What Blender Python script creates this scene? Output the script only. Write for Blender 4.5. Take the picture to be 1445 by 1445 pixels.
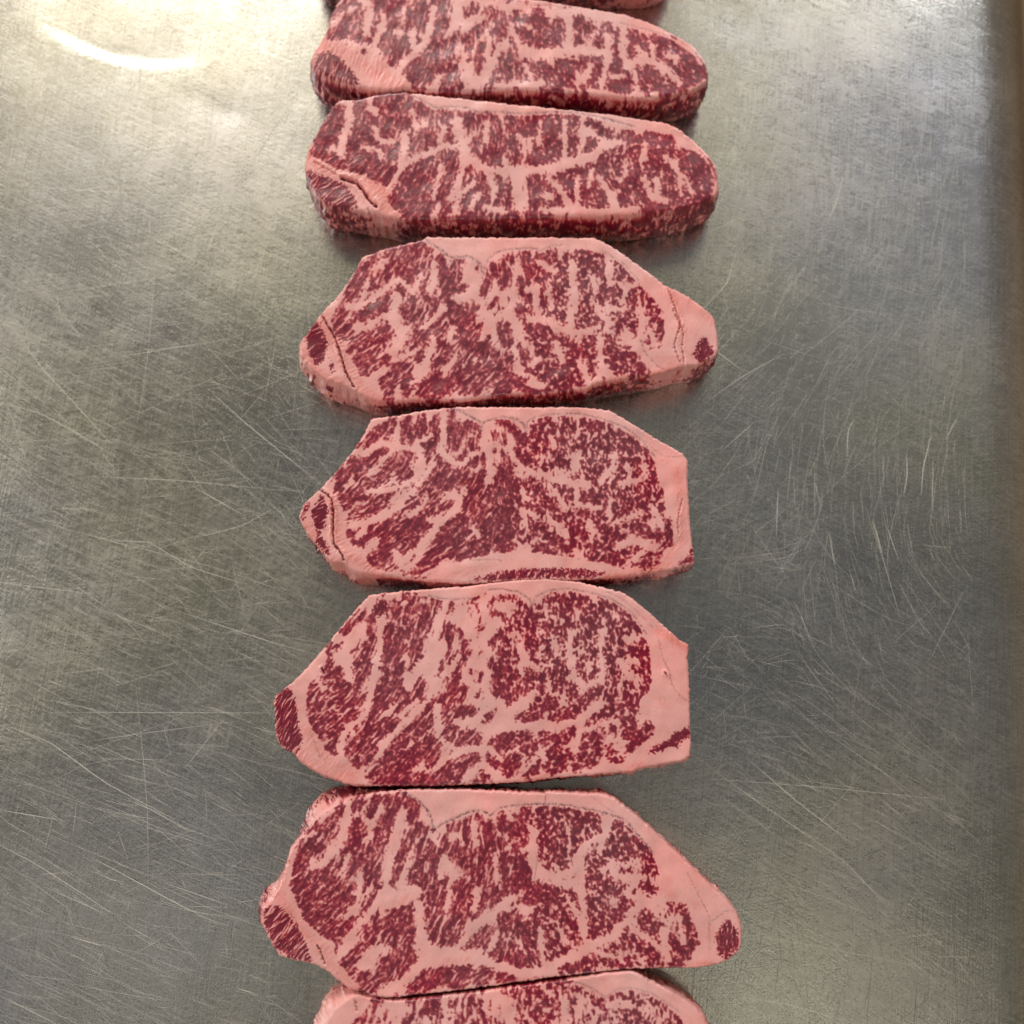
import bpy, math
import numpy as np
from mathutils import Vector

rng = np.random.default_rng(7)
for o in list(bpy.data.objects):
    bpy.data.objects.remove(o, do_unlink=True)
scene = bpy.context.scene
col = scene.collection

# ------------------------------------------------------------------ camera
PXW = 1445.0
F = 1564.0                      # focal length in photo pixels
TILT = math.radians(12.0)       # leaning forward from straight down
TOP = 0.034                     # steak thickness
CAMZ = 0.597 + TOP
CT, ST = math.cos(TILT), math.sin(TILT)

def unproj(u, v, z=0.0):
    """photo pixel -> point on the horizontal plane at height z"""
    u = np.asarray(u, float); v = np.asarray(v, float)
    dx = (u - PXW/2)/F; dy = -(v - PXW/2)/F
    ry = dy*CT + ST; rz = dy*ST - CT
    t = (z - CAMZ)/rz
    return dx*t, ry*t

cam = bpy.data.cameras.new('Camera')
camo = bpy.data.objects.new('Camera', cam); col.objects.link(camo)
camo.location = (0, 0, CAMZ)
camo.rotation_euler = (TILT, 0, 0)
cam.sensor_width = 36; cam.sensor_fit = 'HORIZONTAL'
cam.lens = 36*F/PXW
cam.clip_start = 0.01; cam.clip_end = 50
fx, fy = unproj(690, 940, TOP)
cam.dof.use_dof = True
cam.dof.focus_distance = float(CT*(CAMZ-TOP) + ST*fy)
cam.dof.aperture_fstop = 5.0
scene.camera = camo

# ------------------------------------------------------------------ room light
w = bpy.data.worlds.new('World'); scene.world = w; w.use_nodes = True
nt = w.node_tree; nt.nodes.clear()
out = nt.nodes.new('ShaderNodeOutputWorld'); bg = nt.nodes.new('ShaderNodeBackground')
tc = nt.nodes.new('ShaderNodeTexCoord'); sp = nt.nodes.new('ShaderNodeSeparateXYZ')
rp = nt.nodes.new('ShaderNodeValToRGB')
nt.links.new(tc.outputs['Generated'], sp.inputs[0])
mp = nt.nodes.new('ShaderNodeMapRange'); mp.inputs[1].default_value = -1; mp.inputs[2].default_value = 1
nt.links.new(sp.outputs['Z'], mp.inputs[0]); nt.links.new(mp.outputs[0], rp.inputs[0])
e = rp.color_ramp.elements
e[0].position = 0.40; e[0].color = (0.15, 0.096, 0.056, 1)      # brown floor of the room
e[1].position = 0.56; e[1].color = (0.235, 0.172, 0.110, 1)        # walls
n_ = rp.color_ramp.elements.new(1.0); n_.color = (0.140, 0.143, 0.137, 1)   # ceiling
nt.links.new(rp.outputs[0], bg.inputs[0]); bg.inputs[1].default_value = 1.0
nt.links.new(bg.outputs[0], out.inputs[0])

def area(name, loc, target, sx, sy, power, color):
    l = bpy.data.lights.new(name, 'AREA'); l.shape = 'RECTANGLE'; l.size = sx; l.size_y = sy
    l.energy = power; l.color = color
    o = bpy.data.objects.new(name, l); col.objects.link(o)
    o.location = loc
    o.rotation_euler = (Vector(target) - Vector(loc)).to_track_quat('-Z', 'Y').to_euler()
    return o
# far fitting is the key light; left, right and near are added fill
area('ceiling_light_far', (-0.9, 3.3, 1.95), (0, 0.1, 0), 2.0, 0.8, 69, (1.0, 0.965, 0.92))
area('fill_light_left', (-2.9, 0.7, 1.9), (0, 0.1, 0), 0.8, 1.3, 48, (1.0, 0.965, 0.92))  # added fill lamp, softens the key light
area('fill_light_right', (1.6, 3.3, 1.9), (0, 0.1, 0), 0.9, 0.9, 44, (0.95, 0.97, 1.0))  # added fill from the other side, also softening
area('fill_light_near', (0.4, -2.7, 1.9), (0, 0.1, 0), 1.2, 0.7, 22, (1.0, 0.965, 0.92))  # added fill lamp behind the camera, lifts the dark steak fronts
# dim diffuser panels that the steel mirrors; the cool one is added
area('fill_panel_cool', (0.95, 1.25, 1.9), (0.95, 1.25, 0), 0.9, 1.1, 0.50, (0.86, 0.94, 1.0))  # added panel, brightens and cools the steel on the right
area('ceiling_panel_warm', (-0.80, 1.85, 1.9), (-0.80, 1.85, 0), 1.2, 0.9, 5.6, (1.0, 0.88, 0.62))
area('ceiling_panel_small', (0.52, 1.66, 1.9), (0.52, 1.66, 0), 0.28, 0.5, 1.7, (1.0, 0.86, 0.55))
area('ceiling_panel_back', (0.58, -0.60, 1.9), (0.58, -0.60, 0), 0.40, 0.25, 0.60, (1.0, 0.93, 0.76))
area('ceiling_panel_back_left', (-0.80, -0.42, 1.9), (-0.80, -0.42, 0), 0.5, 0.3, 0.34, (1.0, 0.95, 0.82))

vs = scene.view_settings
vs.view_transform = 'Standard'; vs.look = 'None'; vs.gamma = 1; vs.exposure = 0.0
vs.use_curve_mapping = False

# ------------------------------------------------------------------ helpers
def tag(o, label=None, cat=None, group=None, kind=None):
    if label: o['label'] = label
    if cat: o['category'] = cat
    if group: o['group'] = group
    if kind: o['kind'] = kind
    return o

def mesh_obj(name, verts, faces, mat, parent=None, attrs=None, smooth=True):
    """verts (n,3) float, faces (m,4) int"""
    me = bpy.data.meshes.new(name)
    verts = np.asarray(verts, np.float32); faces = np.asarray(faces, np.int32)
    me.vertices.add(len(verts)); me.vertices.foreach_set('co', verts.ravel())
    k = faces.shape[1]
    me.loops.add(faces.size); me.loops.foreach_set('vertex_index', faces.ravel())
    me.polygons.add(len(faces))
    me.polygons.foreach_set('loop_start', np.arange(len(faces), dtype=np.int32)*k)
    me.polygons.foreach_set('loop_total', np.full(len(faces), k, np.int32))
    if smooth: me.polygons.foreach_set('use_smooth', np.ones(len(faces), bool))
    me.update(calc_edges=True)
    for nm, a in (attrs or {}).items():
        at = me.attributes.new(nm, 'FLOAT', 'POINT'); at.data.foreach_set('value', np.asarray(a, np.float32))
    me.materials.append(mat)
    o = bpy.data.objects.new(name, me); col.objects.link(o)
    if parent: o.parent = parent
    return o

def gnoise(shape, q, lo, hi, seed, ang=None):
    """unit-variance band-passed noise, wavelengths lo..hi pixels, grid step q"""
    r = np.random.default_rng(seed)
    n = r.standard_normal(shape)
    fy_ = np.fft.fftfreq(shape[0], q)[:, None]; fx_ = np.fft.rfftfreq(shape[1], q)[None, :]
    fr = np.sqrt(fx_**2 + fy_**2) + 1e-9
    H = np.exp(-(fr*lo)**2*0.5)*(1 - np.exp(-(fr*hi)**2*0.5))
    s = np.fft.irfft2(np.fft.rfft2(n)*H, s=shape)
    return (s - s.mean())/s.std()

def bil(img, x, y):
    h, w_ = img.shape
    x = np.clip(x, 0, w_-1.001); y = np.clip(y, 0, h-1.001)
    i = x.astype(np.int32); j = y.astype(np.int32); a = x-i; b = y-j
    return ((img[j, i]*(1-a) + img[j, i+1]*a)*(1-b) + (img[j+1, i]*(1-a) + img[j+1, i+1]*a)*b)

def lic(img, ca, sa, q, length):
    """smear noise along the flow field (ca, sa)"""
    h, w_ = img.shape
    jj, ii = np.mgrid[0:h, 0:w_].astype(float)
    acc = img.copy(); wsum = 1.0
    n = max(2, int(length/2/1.6)); st = 1.6/q
    for sgn in (1, -1):
        x = ii.copy(); y = jj.copy()
        for k in range(n):
            c = bil(ca, x, y); s = bil(sa, x, y)
            x += sgn*c*st; y += sgn*s*st
            wt = 0.5*(1+math.cos(math.pi*(k+1)/(n+1)))
            acc += wt*bil(img, x, y); wsum += wt
    acc -= acc.mean()
    return acc/acc.std()

def cells(X, Y, ca, sa, g, asp, seed):
    """stretched cell pattern: half-distance to the cell border and a random value per cell"""
    i0 = np.floor(X/g).astype(np.int64); j0 = np.floor(Y/g).astype(np.int64)
    imin, jmin = i0.min()-3, j0.min()-3
    r = np.random.default_rng(seed)
    tab_ = r.random((j0.max()-jmin+4, i0.max()-imin+4, 3))
    f1 = np.full(X.shape, 1e9); f2 = f1.copy(); val = np.zeros(X.shape)
    for dj in range(-2, 3):
        for di in range(-2, 3):
            t = tab_[j0+dj-jmin, i0+di-imin]
            dx = (i0+di+0.08+0.84*t[..., 0])*g-X; dy = (j0+dj+0.08+0.84*t[..., 1])*g-Y
            al = (dx*ca+dy*sa)/asp; ac = -dx*sa+dy*ca
            d = np.sqrt(al*al+ac*ac)
            n1 = d < f1
            f2 = np.where(n1, f1, np.minimum(f2, d)); val = np.where(n1, t[..., 2], val); f1 = np.where(n1, d, f1)
    return (f2-f1)*0.5, val

def seg_dist(X, Y, pts, closed=False):
    d = np.full(X.shape, 1e9)
    n = len(pts)
    for i in range(n if closed else n-1):
        ax, ay = pts[i]; bx, by = pts[(i+1) % n]
        vx, vy = bx-ax, by-ay; L = vx*vx+vy*vy+1e-9
        t = np.clip(((X-ax)*vx+(Y-ay)*vy)/L, 0, 1)
        d = np.minimum(d, (X-ax-t*vx)**2+(Y-ay-t*vy)**2)
    return np.sqrt(d)

def poly_sdf(X, Y, pts):
    """positive inside"""
    d = seg_dist(X, Y, pts, True)
    ins = np.zeros(X.shape, bool); n = len(pts)
    for i in range(n):
        ax, ay = pts[i]; bx, by = pts[(i+1) % n]
        if ay == by: continue
        c = (ay > Y) != (by > Y)
        ins ^= c & (X < (bx-ax)*(Y-ay)/(by-ay)+ax)
    return np.where(ins, d, -d)

def sst(x, a, b):
    t = np.clip((x-a)/(b-a), 0, 1); return t*t*(3-2*t)

def catmull(pts, n, closed=True):
    """arc-length resample of a gently rounded outline"""
    P = np.asarray(pts, float)
    m = len(P); res = []
    rngm = m if closed else m-1
    for i in range(rngm):
        p0, p1, p2, p3 = P[(i-1) % m], P[i], P[(i+1) % m], P[(i+2) % m]
        if not closed:
            if i == 0: p0 = p1
            if i == m-2: p3 = p2
        L = np.linalg.norm(p2-p1)
        k = max(3, int(L))
        t = np.linspace(0, 1, k, endpoint=False)[:, None]
        tn = 0.5*0.6
        m1 = tn*(p2-p0)*min(1, L/(np.linalg.norm(p2-p0)*0.5+1e-9)); m2 = tn*(p3-p1)*min(1, L/(np.linalg.norm(p3-p1)*0.5+1e-9))
        res.append((2*t**3-3*t**2+1)*p1+(t**3-2*t**2+t)*m1+(-2*t**3+3*t**2)*p2+(t**3-t**2)*m2)
    C = np.concatenate(res)
    if closed: C = np.vstack([C, C[:1]])
    s = np.concatenate([[0], np.cumsum(np.linalg.norm(np.diff(C, axis=0), axis=1))])
    ts = np.linspace(0, s[-1], n, endpoint=not closed)
    return np.stack([np.interp(ts, s, C[:, 0]), np.interp(ts, s, C[:, 1])], 1), s[-1]

# ------------------------------------------------------------------ materials
def new_mat(name):
    m = bpy.data.materials.new(name); m.use_nodes = True
    t = m.node_tree; b = t.nodes['Principled BSDF']
    return m, t, b

def N(t, kind, **kw):
    n = t.nodes.new(kind)
    for k, v in kw.items():
        if k.startswith('i_'): n.inputs[k[2:].replace('_', ' ')].default_value = v
        else: setattr(n, k, v)
    return n

def srgb(r, g, b):
    f = lambda c: (c/255/12.92) if c/255 <= 0.04045 else ((c/255+0.055)/1.055)**2.4
    return (f(r), f(g), f(b), 1)

def flesh_material():
    m, t, b = new_mat('marbled_flesh')
    L = t.links.new
    meat = N(t, 'ShaderNodeAttribute', attribute_name='meat')
    dark = N(t, 'ShaderNodeAttribute', attribute_name='dark')
    tone = N(t, 'ShaderNodeAttribute', attribute_name='tone')
    tco = N(t, 'ShaderNodeTexCoord')
    nz = N(t, 'ShaderNodeTexNoise', i_Scale=900.0, i_Detail=3.0, i_Roughness=0.6)
    L(tco.outputs['Object'], nz.inputs['Vector'])
    # fine ragged noise on the meat / fat border
    mr = N(t, 'ShaderNodeMath', operation='MULTIPLY_ADD'); mr.inputs[1].default_value = 0.10; mr.inputs[2].default_value = -0.05
    L(nz.outputs['Fac'], mr.inputs[0])
    ad = N(t, 'ShaderNodeMath', operation='ADD', use_clamp=True)
    L(meat.outputs['Fac'], ad.inputs[0]); L(mr.outputs[0], ad.inputs[1])
    ramp = N(t, 'ShaderNodeValToRGB')
    el = ramp.color_ramp.elements
    el[0].position = 0.12; el[0].color = srgb(233, 171, 166)
    el[1].position = 1.0; el[1].color = srgb(106, 29, 48)
    for p, c in ((0.33, (211, 134, 134)), (0.54, (172, 70, 80)), (0.74, (134, 41, 60))):
        x = el.new(p); x.color = srgb(*c)
    L(ad.outputs[0], ramp.inputs[0])
    # ruddier connective fat
    mx = N(t, 'ShaderNodeMix', data_type='RGBA', blend_type='MULTIPLY')
    mx.inputs[7].default_value = (0.93, 0.66, 0.62, 1)
    L(tone.outputs['Fac'], mx.inputs[0]); L(ramp.outputs[0], mx.inputs[6])
    # slow colour drift
    n2 = N(t, 'ShaderNodeTexNoise', i_Scale=38.0, i_Detail=3.0)
    L(tco.outputs['Object'], n2.inputs['Vector'])
    hs = N(t, 'ShaderNodeHueSaturation')
    mv = N(t, 'ShaderNodeMapRange'); mv.inputs[1].default_value = 0.3; mv.inputs[2].default_value = 0.7; mv.inputs[3].default_value = 0.92; mv.inputs[4].default_value = 1.08
    L(n2.outputs['Fac'], mv.inputs[0]); L(mv.outputs[0], hs.inputs['Value'])
    n3 = N(t, 'ShaderNodeTexNoise', i_Scale=22.0, i_Detail=2.0)
    L(tco.outputs['Object'], n3.inputs['Vector'])
    ms = N(t, 'ShaderNodeMapRange'); ms.inputs[1].default_value = 0.3; ms.inputs[2].default_value = 0.7; ms.inputs[3].default_value = 0.9; ms.inputs[4].default_value = 1.1
    L(n3.outputs['Fac'], ms.inputs[0]); L(ms.outputs[0], hs.inputs['Saturation'])
    L(mx.outputs[2], hs.inputs['Color'])
    md = N(t, 'ShaderNodeMix', data_type='RGBA')
    md.inputs[7].default_value = srgb(96, 52, 60)
    L(dark.outputs['Fac'], md.inputs[0]); L(hs.outputs[0], md.inputs[6])
    L(md.outputs[2], b.inputs['Base Color'])
    rr = N(t, 'ShaderNodeMapRange'); rr.inputs[3].default_value = 0.42; rr.inputs[4].default_value = 0.34
    L(meat.outputs['Fac'], rr.inputs[0]); L(rr.outputs[0], b.inputs['Roughness'])
    b.inputs['Specular IOR Level'].default_value = 0.5
    b.inputs['Subsurface Weight'].default_value = 0.2
    b.inputs['Subsurface Radius'].default_value = (1.0, 0.35, 0.25)
    b.inputs['Subsurface Scale'].default_value = 0.0015
    # grain
    n4 = N(t, 'ShaderNodeTexNoise', i_Scale=1400.0, i_Detail=2.0)
    L(tco.outputs['Object'], n4.inputs['Vector'])
    sm = N(t, 'ShaderNodeMath', operation='MULTIPLY_ADD'); sm.inputs[1].default_value = -0.5
    L(meat.outputs['Fac'], sm.inputs[0]); L(n4.outputs['Fac'], sm.inputs[2])
    bp = N(t, 'ShaderNodeBump', i_Strength=0.4, i_Distance=0.00014)
    n6 = N(t, 'ShaderNodeTexNoise', i_Scale=260.0, i_Detail=3.0, i_Roughness=0.6)
    L(tco.outputs['Object'], n6.inputs['Vector'])
    b0 = N(t, 'ShaderNodeBump', i_Strength=0.45, i_Distance=0.0005)
    L(n6.outputs['Fac'], b0.inputs['Height']); L(b0.outputs[0], bp.inputs['Normal'])
    L(sm.outputs[0], bp.inputs['Height']); L(bp.outputs[0], b.inputs['Normal'])
    b.inputs['Coat Weight'].default_value = 0.35; b.inputs['Coat Roughness'].default_value = 0.16
    L(b0.outputs[0], b.inputs['Coat Normal'])
    return m
FLESH = flesh_material()

def steel_material():
    m, t, b = new_mat('worn_stainless_steel'); L = t.links.new
    tco = N(t, 'ShaderNodeTexCoord')
    b.inputs['Metallic'].default_value = 1.0
    # cloudy film of grease and wiping marks
    n1 = N(t, 'ShaderNodeTexNoise', i_Scale=7.0, i_Detail=5.0, i_Roughness=0.6)
    L(tco.outputs['Object'], n1.inputs['Vector'])
    r1 = N(t, 'ShaderNodeValToRGB'); el = r1.color_ramp.elements
    el[0].position = 0.3; el[0].color = (0.49, 0.495, 0.475, 1); el[1].position = 0.7; el[1].color = (0.63, 0.62, 0.59, 1)
    x = el.new(0.5); x.color = (0.575, 0.58, 0.56, 1)
    L(n1.outputs['Fac'], r1.inputs[0])
    n5 = N(t, 'ShaderNodeTexNoise', i_Scale=4.3, i_Detail=3.0)  # olive and purple tint: oxide stain plus room reflections painted into the colour
    L(tco.outputs['Object'], n5.inputs['Vector'])
    r5 = N(t, 'ShaderNodeValToRGB'); e5 = r5.color_ramp.elements
    e5[0].position = 0.32; e5[0].color = (0.93, 0.91, 1.0, 1); e5[1].position = 0.68; e5[1].color = (1.05, 1.0, 0.83, 1)
    L(n5.outputs['Fac'], r5.inputs[0])
    mx = N(t, 'ShaderNodeMix', data_type='RGBA', blend_type='MULTIPLY'); mx.inputs[0].default_value = 1
    L(r1.outputs[0], mx.inputs[6]); L(r5.outputs[0], mx.inputs[7])
    # hair-fine brushing in several directions, colour speckle
    acc = None
    for ang, sc, st in ((-22, 900, 26), (-38, 1100, 20), (84, 1000, 24), (8, 1000, 22), (50, 1200, 18)):
        vr = N(t, 'ShaderNodeVectorRotate', rotation_type='Z_AXIS'); vr.inputs['Angle'].default_value = math.radians(-ang)
        L(tco.outputs['Object'], vr.inputs['Vector'])
        mpn = N(t, 'ShaderNodeMapping')
        mpn.inputs['Scale'].default_value = (sc/st, sc, 1)
        L(vr.outputs[0], mpn.inputs['Vector'])
        nn = N(t, 'ShaderNodeTexNoise', i_Scale=1.0, i_Detail=2.0, i_Roughness=0.6); nn.noise_dimensions = '2D'
        L(mpn.outputs[0], nn.inputs['Vector'])
        if acc is None: acc = nn.outputs['Fac']
        else:
            mm = N(t, 'ShaderNodeMath', operation='ADD'); L(acc, mm.inputs[0]); L(nn.outputs['Fac'], mm.inputs[1]); acc = mm.outputs[0]
    mr = N(t, 'ShaderNodeMapRange'); mr.inputs[1].default_value = 1.9; mr.inputs[2].default_value = 3.1
    mr.inputs[3].default_value = 0.78; mr.inputs[4].default_value = 1.22
    L(acc, mr.inputs[0])
    vm = N(t, 'ShaderNodeVectorMath', operation='SCALE'); L(mx.outputs[2], vm.inputs[0]); L(mr.outputs[0], vm.inputs['Scale'])
    L(vm.outputs[0], b.inputs['Base Color'])
    rr = N(t, 'ShaderNodeMapRange'); rr.inputs[1].default_value = 0.3; rr.inputs[2].default_value = 0.7; rr.inputs[3].default_value = 0.22; rr.inputs[4].default_value = 0.31
    L(n1.outputs['Fac'], rr.inputs[0])
    rs = N(t, 'ShaderNodeMapRange'); rs.inputs[1].default_value = 1.9; rs.inputs[2].default_value = 3.1; rs.inputs[3].default_value = -0.05; rs.inputs[4].default_value = 0.05
    L(acc, rs.inputs[0])
    ra = N(t, 'ShaderNodeMath', operation='ADD'); L(rr.outputs[0], ra.inputs[0]); L(rs.outputs[0], ra.inputs[1])
    L(ra.outputs[0], b.inputs['Roughness'])
    bp = N(t, 'ShaderNodeBump', i_Strength=0.25, i_Distance=0.0002)
    L(acc, bp.inputs['Height']); L(bp.outputs[0], b.inputs['Normal'])
    return m
STEEL = steel_material()

def plain_metal(name, c, rough):
    m, t, b = new_mat(name)
    b.inputs['Metallic'].default_value = 1.0; b.inputs['Roughness'].default_value = rough
    b.inputs['Base Color'].default_value = (*c, 1)
    return m
SCR_LIGHT = plain_metal('bright_scratch', (0.86, 0.83, 0.75), 0.7)
SCR_DARK = plain_metal('dark_scratch', (0.30, 0.29, 0.27), 0.55)

# ------------------------------------------------------------------ table
tab = bpy.data.objects.new('steel_table', None); col.objects.link(tab)
tag(tab, 'scratched stainless steel table top under the row of raw steaks', 'table')
ex0, ey0 = unproj(1374, 460); ex1, ey1 = unproj(1400, 1440)
def edge_x(y): return ex0 + (ex1-ex0)*(y-ey0)/(ey1-ey0)

nx, ny = 400, 500
gx = np.linspace(0, 1, nx); gy = np.linspace(-0.34, 0.72, ny)
GX, GY = np.meshgrid(gx, gy)
EX = edge_x(GY)
WX = -0.48 + (EX+0.48)*GX
WZ = np.zeros_like(WX)
def dent(cu, cv, au, av, bu, bv, depth, power=2.0):
    """pressed-in oval: centre, long-axis end and short-axis end as photo pixels on the table"""
    cx, cy = unproj(cu, cv); ax, ay = unproj(au, av); bx, by = unproj(bu, bv)
    A = np.array([[ax-cx, bx-cx], [ay-cy, by-cy]]); I = np.linalg.inv(A)
    p = I[0, 0]*(WX-cx)+I[0, 1]*(WY-cy); q = I[1, 0]*(WX-cx)+I[1, 1]*(WY-cy)
    r = np.sqrt(p*p+q*q)
    return -depth*np.exp(-r**power)
WY = GY.copy()
def crease(cu, cv, au, av, bu, bv, depth):
    """long dent with one crisp lip: pressed in just behind the lip, rising slowly beyond it"""
    cx, cy = unproj(cu, cv); ax, ay = unproj(au, av); bx, by = unproj(bu, bv)
    I = np.linalg.inv(np.array([[ax-cx, bx-cx], [ay-cy, by-cy]]))
    p = I[0, 0]*(WX-cx)+I[0, 1]*(WY-cy); q = I[1, 0]*(WX-cx)+I[1, 1]*(WY-cy)
    q = q + 0.75*p*p
    prof = np.clip((q+2.4)/3.4, 0, 1)**1.4*sst(1.3-q, 0, 0.75)
    return -depth*prof*np.exp(-(p/0.95)**4)
WZ += crease(170, 62, 74, 40, 164, 84, 0.00095)
WZ += dent(268, 136, 235, 128, 262, 152, 0.00022)
WZ += dent(318, 158, 290, 150, 314, 172, 0.00022)
WZ += dent(1030, 20, 1005, 5, 1010, 40, 0.0004)
WZ += dent(450, 215, 380, 180, 430, 250, 0.0004)
wob = gnoise(WX.shape, 1.0, 32, 110, 5)*0.00007
WZ += wob
# rolled edge on the far right: the sheet bends down round a 22 mm radius
nb = 40
sl = np.linspace(0, 0.06, nb+1); ang_ = math.radians(72)*np.clip(sl/0.06, 0, 1)**1.45
dxs = np.cumsum(np.cos(ang_[:-1])*np.diff(sl)); dzs = np.cumsum(np.sin(ang_[:-1])*np.diff(sl))
BX = EX[:, -1:] + dxs[None, :]; BZ = WZ[:, -1:] - dzs[None, :]
AX = np.hstack([WX, BX]); AZ = np.hstack([WZ, BZ]); AY = np.repeat(gy[:, None], AX.shape[1], 1)
def grid_faces(h, w_):
    i = np.arange(h*w_).reshape(h, w_)
    return np.stack([i[:-1, :-1], i[:-1, 1:], i[1:, 1:], i[1:, :-1]], -1).reshape(-1, 4)
fs = grid_faces(*WX.shape)
mesh_obj('table_surface', np.stack([WX, WY, WZ], -1).reshape(-1, 3), fs, STEEL, tab)
RX = np.hstack([WX[:, -1:], BX]); RZ = np.hstack([WZ[:, -1:], BZ]); RY = np.repeat(gy[:, None], RX.shape[1], 1)
mesh_obj('rolled_edge', np.stack([RX, RY, RZ], -1).reshape(-1, 3), grid_faces(*RX.shape), STEEL, tab)

# scratches: thin ribbons lying on the sheet, glint arcs built into their directions
def surf_z(x, y):
    j = (y-gy[0])/(gy[1]-gy[0]); i = (x+0.48)/(edge_x(y)+0.48)*(nx-1)
    return bil(WZ, i, j)
CTRL = np.array([  # photo x, y, direction (deg, up positive), spread
    (1150, 60, 101, 10), (1300, 60, 98, 10), (1200, 250, 84, 10), (1060, 330, 66, 14), (1120, 420, 58, 12), (1060, 520, 46, 14),
    (1220, 540, 60, 9), (1290, 690, 87, 5), (1150, 690, 88, 8), (1180, 850, 106, 9), (1330, 860, 128, 9),
    (1060, 780, 20, 50), (1050, 950, 0, 50), (1200, 1010, 142, 9), (1250, 1200, 145, 7), (1080, 1150, 150, 12), (1050, 1400, 164, 9), (1330, 1400, 138, 8),
    (1150, 1300, 148, 10),
    (150, 120, 85, 50), (60, 350, 160, 25), (330, 300, 70, 45), (200, 430, 158, 20), (130, 600, 148, 14), (330, 560, 150, 30),
    (260, 700, 172, 18), (380, 700, 140, 20), (100, 850, 170, 16), (300, 880, 165, 25), (150, 1050, 162, 10), (80, 1250, 152, 8), (300, 1180, 155, 10), (330, 1350, 165, 12),
    (80, 1400, 156, 8), (700, 700, 150, 40)], float)
def scratch_dir(u, v, r):
    d2 = (CTRL[:, 0]-u)**2+(CTRL[:, 1]-v)**2+900
    wt = 1/d2**1.5
    a = np.radians(CTRL[:, 2])*2
    th = math.atan2((wt*np.sin(a)).sum(), (wt*np.cos(a)).sum())/2
    sp_ = (wt*CTRL[:, 3]).sum()/wt.sum()
    return th, math.radians(sp_)
def ribbons(name, items, mat):
    V = []; Fc = []; b0 = 0
    for (pts, wd) in items:
        pts = np.asarray(pts); n = len(pts)
        x, y = unproj(pts[:, 0], pts[:, 1])
        tx = np.gradient(x); ty = np.gradient(y); L = np.hypot(tx, ty)+1e-12
        prof = wd*0.5*np.clip(np.sin(np.linspace(0.06, math.pi-0.06, n))**0.6, 0.1, 1)
        ox = -ty/L*prof; oy = tx/L*prof
        lim = edge_x(y)-0.0015
        ok = (x < lim).all()
        if not ok: continue
        z = surf_z(x, y)+0.00006
        V.append(np.stack([np.stack([x+ox, y+oy, z], -1), np.stack([x-ox, y-oy, z], -1)], 1).reshape(-1, 3))
        i = np.arange(n-1)*2+b0
        Fc.append(np.stack([i, i+1, i+3, i+2], -1)); b0 += 2*n
    V = np.concatenate(V); Fc = np.concatenate(Fc)
    o = mesh_obj(name, V, Fc, mat, tab, smooth=False)
    o['kind'] = 'stuff'
    return o
class Pool(list):
    pass
def rand_scratch(r, dark):
    u = r.uniform(-20, 1465); v = r.uniform(-20, 1465)
    if 470 < u < 930: u = r.choice([r.uniform(-20, 480), r.uniform(920, 1420)])
    th, sp_ = scratch_dir(u, v, r)
    if dark: th = math.radians(r.normal(93, 16)) if r.random() < 0.75 else r.uniform(0, math.pi)
    else:
        th += r.normal(0, sp_) if r.random() < 0.86 else r.uniform(0, math.pi)
    Lh = 6 + r.exponential(20)
    if r.random() < 0.03: Lh *= 3.2
    if v < 250: Lh *= 0.8
    n = 7 if Lh < 60 else 13
    st = 2*Lh/(n-1)
    th0, _ = scratch_dir(u, v, r); off = th-th0
    pts = [(u, v)]
    for sg in (1, -1):
        x, y = u, v; run = []
        for k in range(n//2):
            t_ = (th if dark else scratch_dir(x, y, r)[0]+off)
            dx_, dy_ = math.cos(t_), -math.sin(t_)
            if run or True:
                ref = (math.cos(th)*sg, -math.sin(th)*sg)
                if dx_*ref[0]+dy_*ref[1] < 0: dx_, dy_ = -dx_, -dy_
            x += dx_*st; y += dy_*st; run.append((x, y))
        pts = pts+run if sg == 1 else run[::-1]+pts
    return np.array(pts)
r = np.random.default_rng(11)
lights = [(rand_scratch(r, False), 0.00003+0.00010*r.random()**2.4) for _ in range(6200)]
darks = [(rand_scratch(r, True), 0.00004+0.00022*r.random()**2) for _ in range(1900)]
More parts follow.
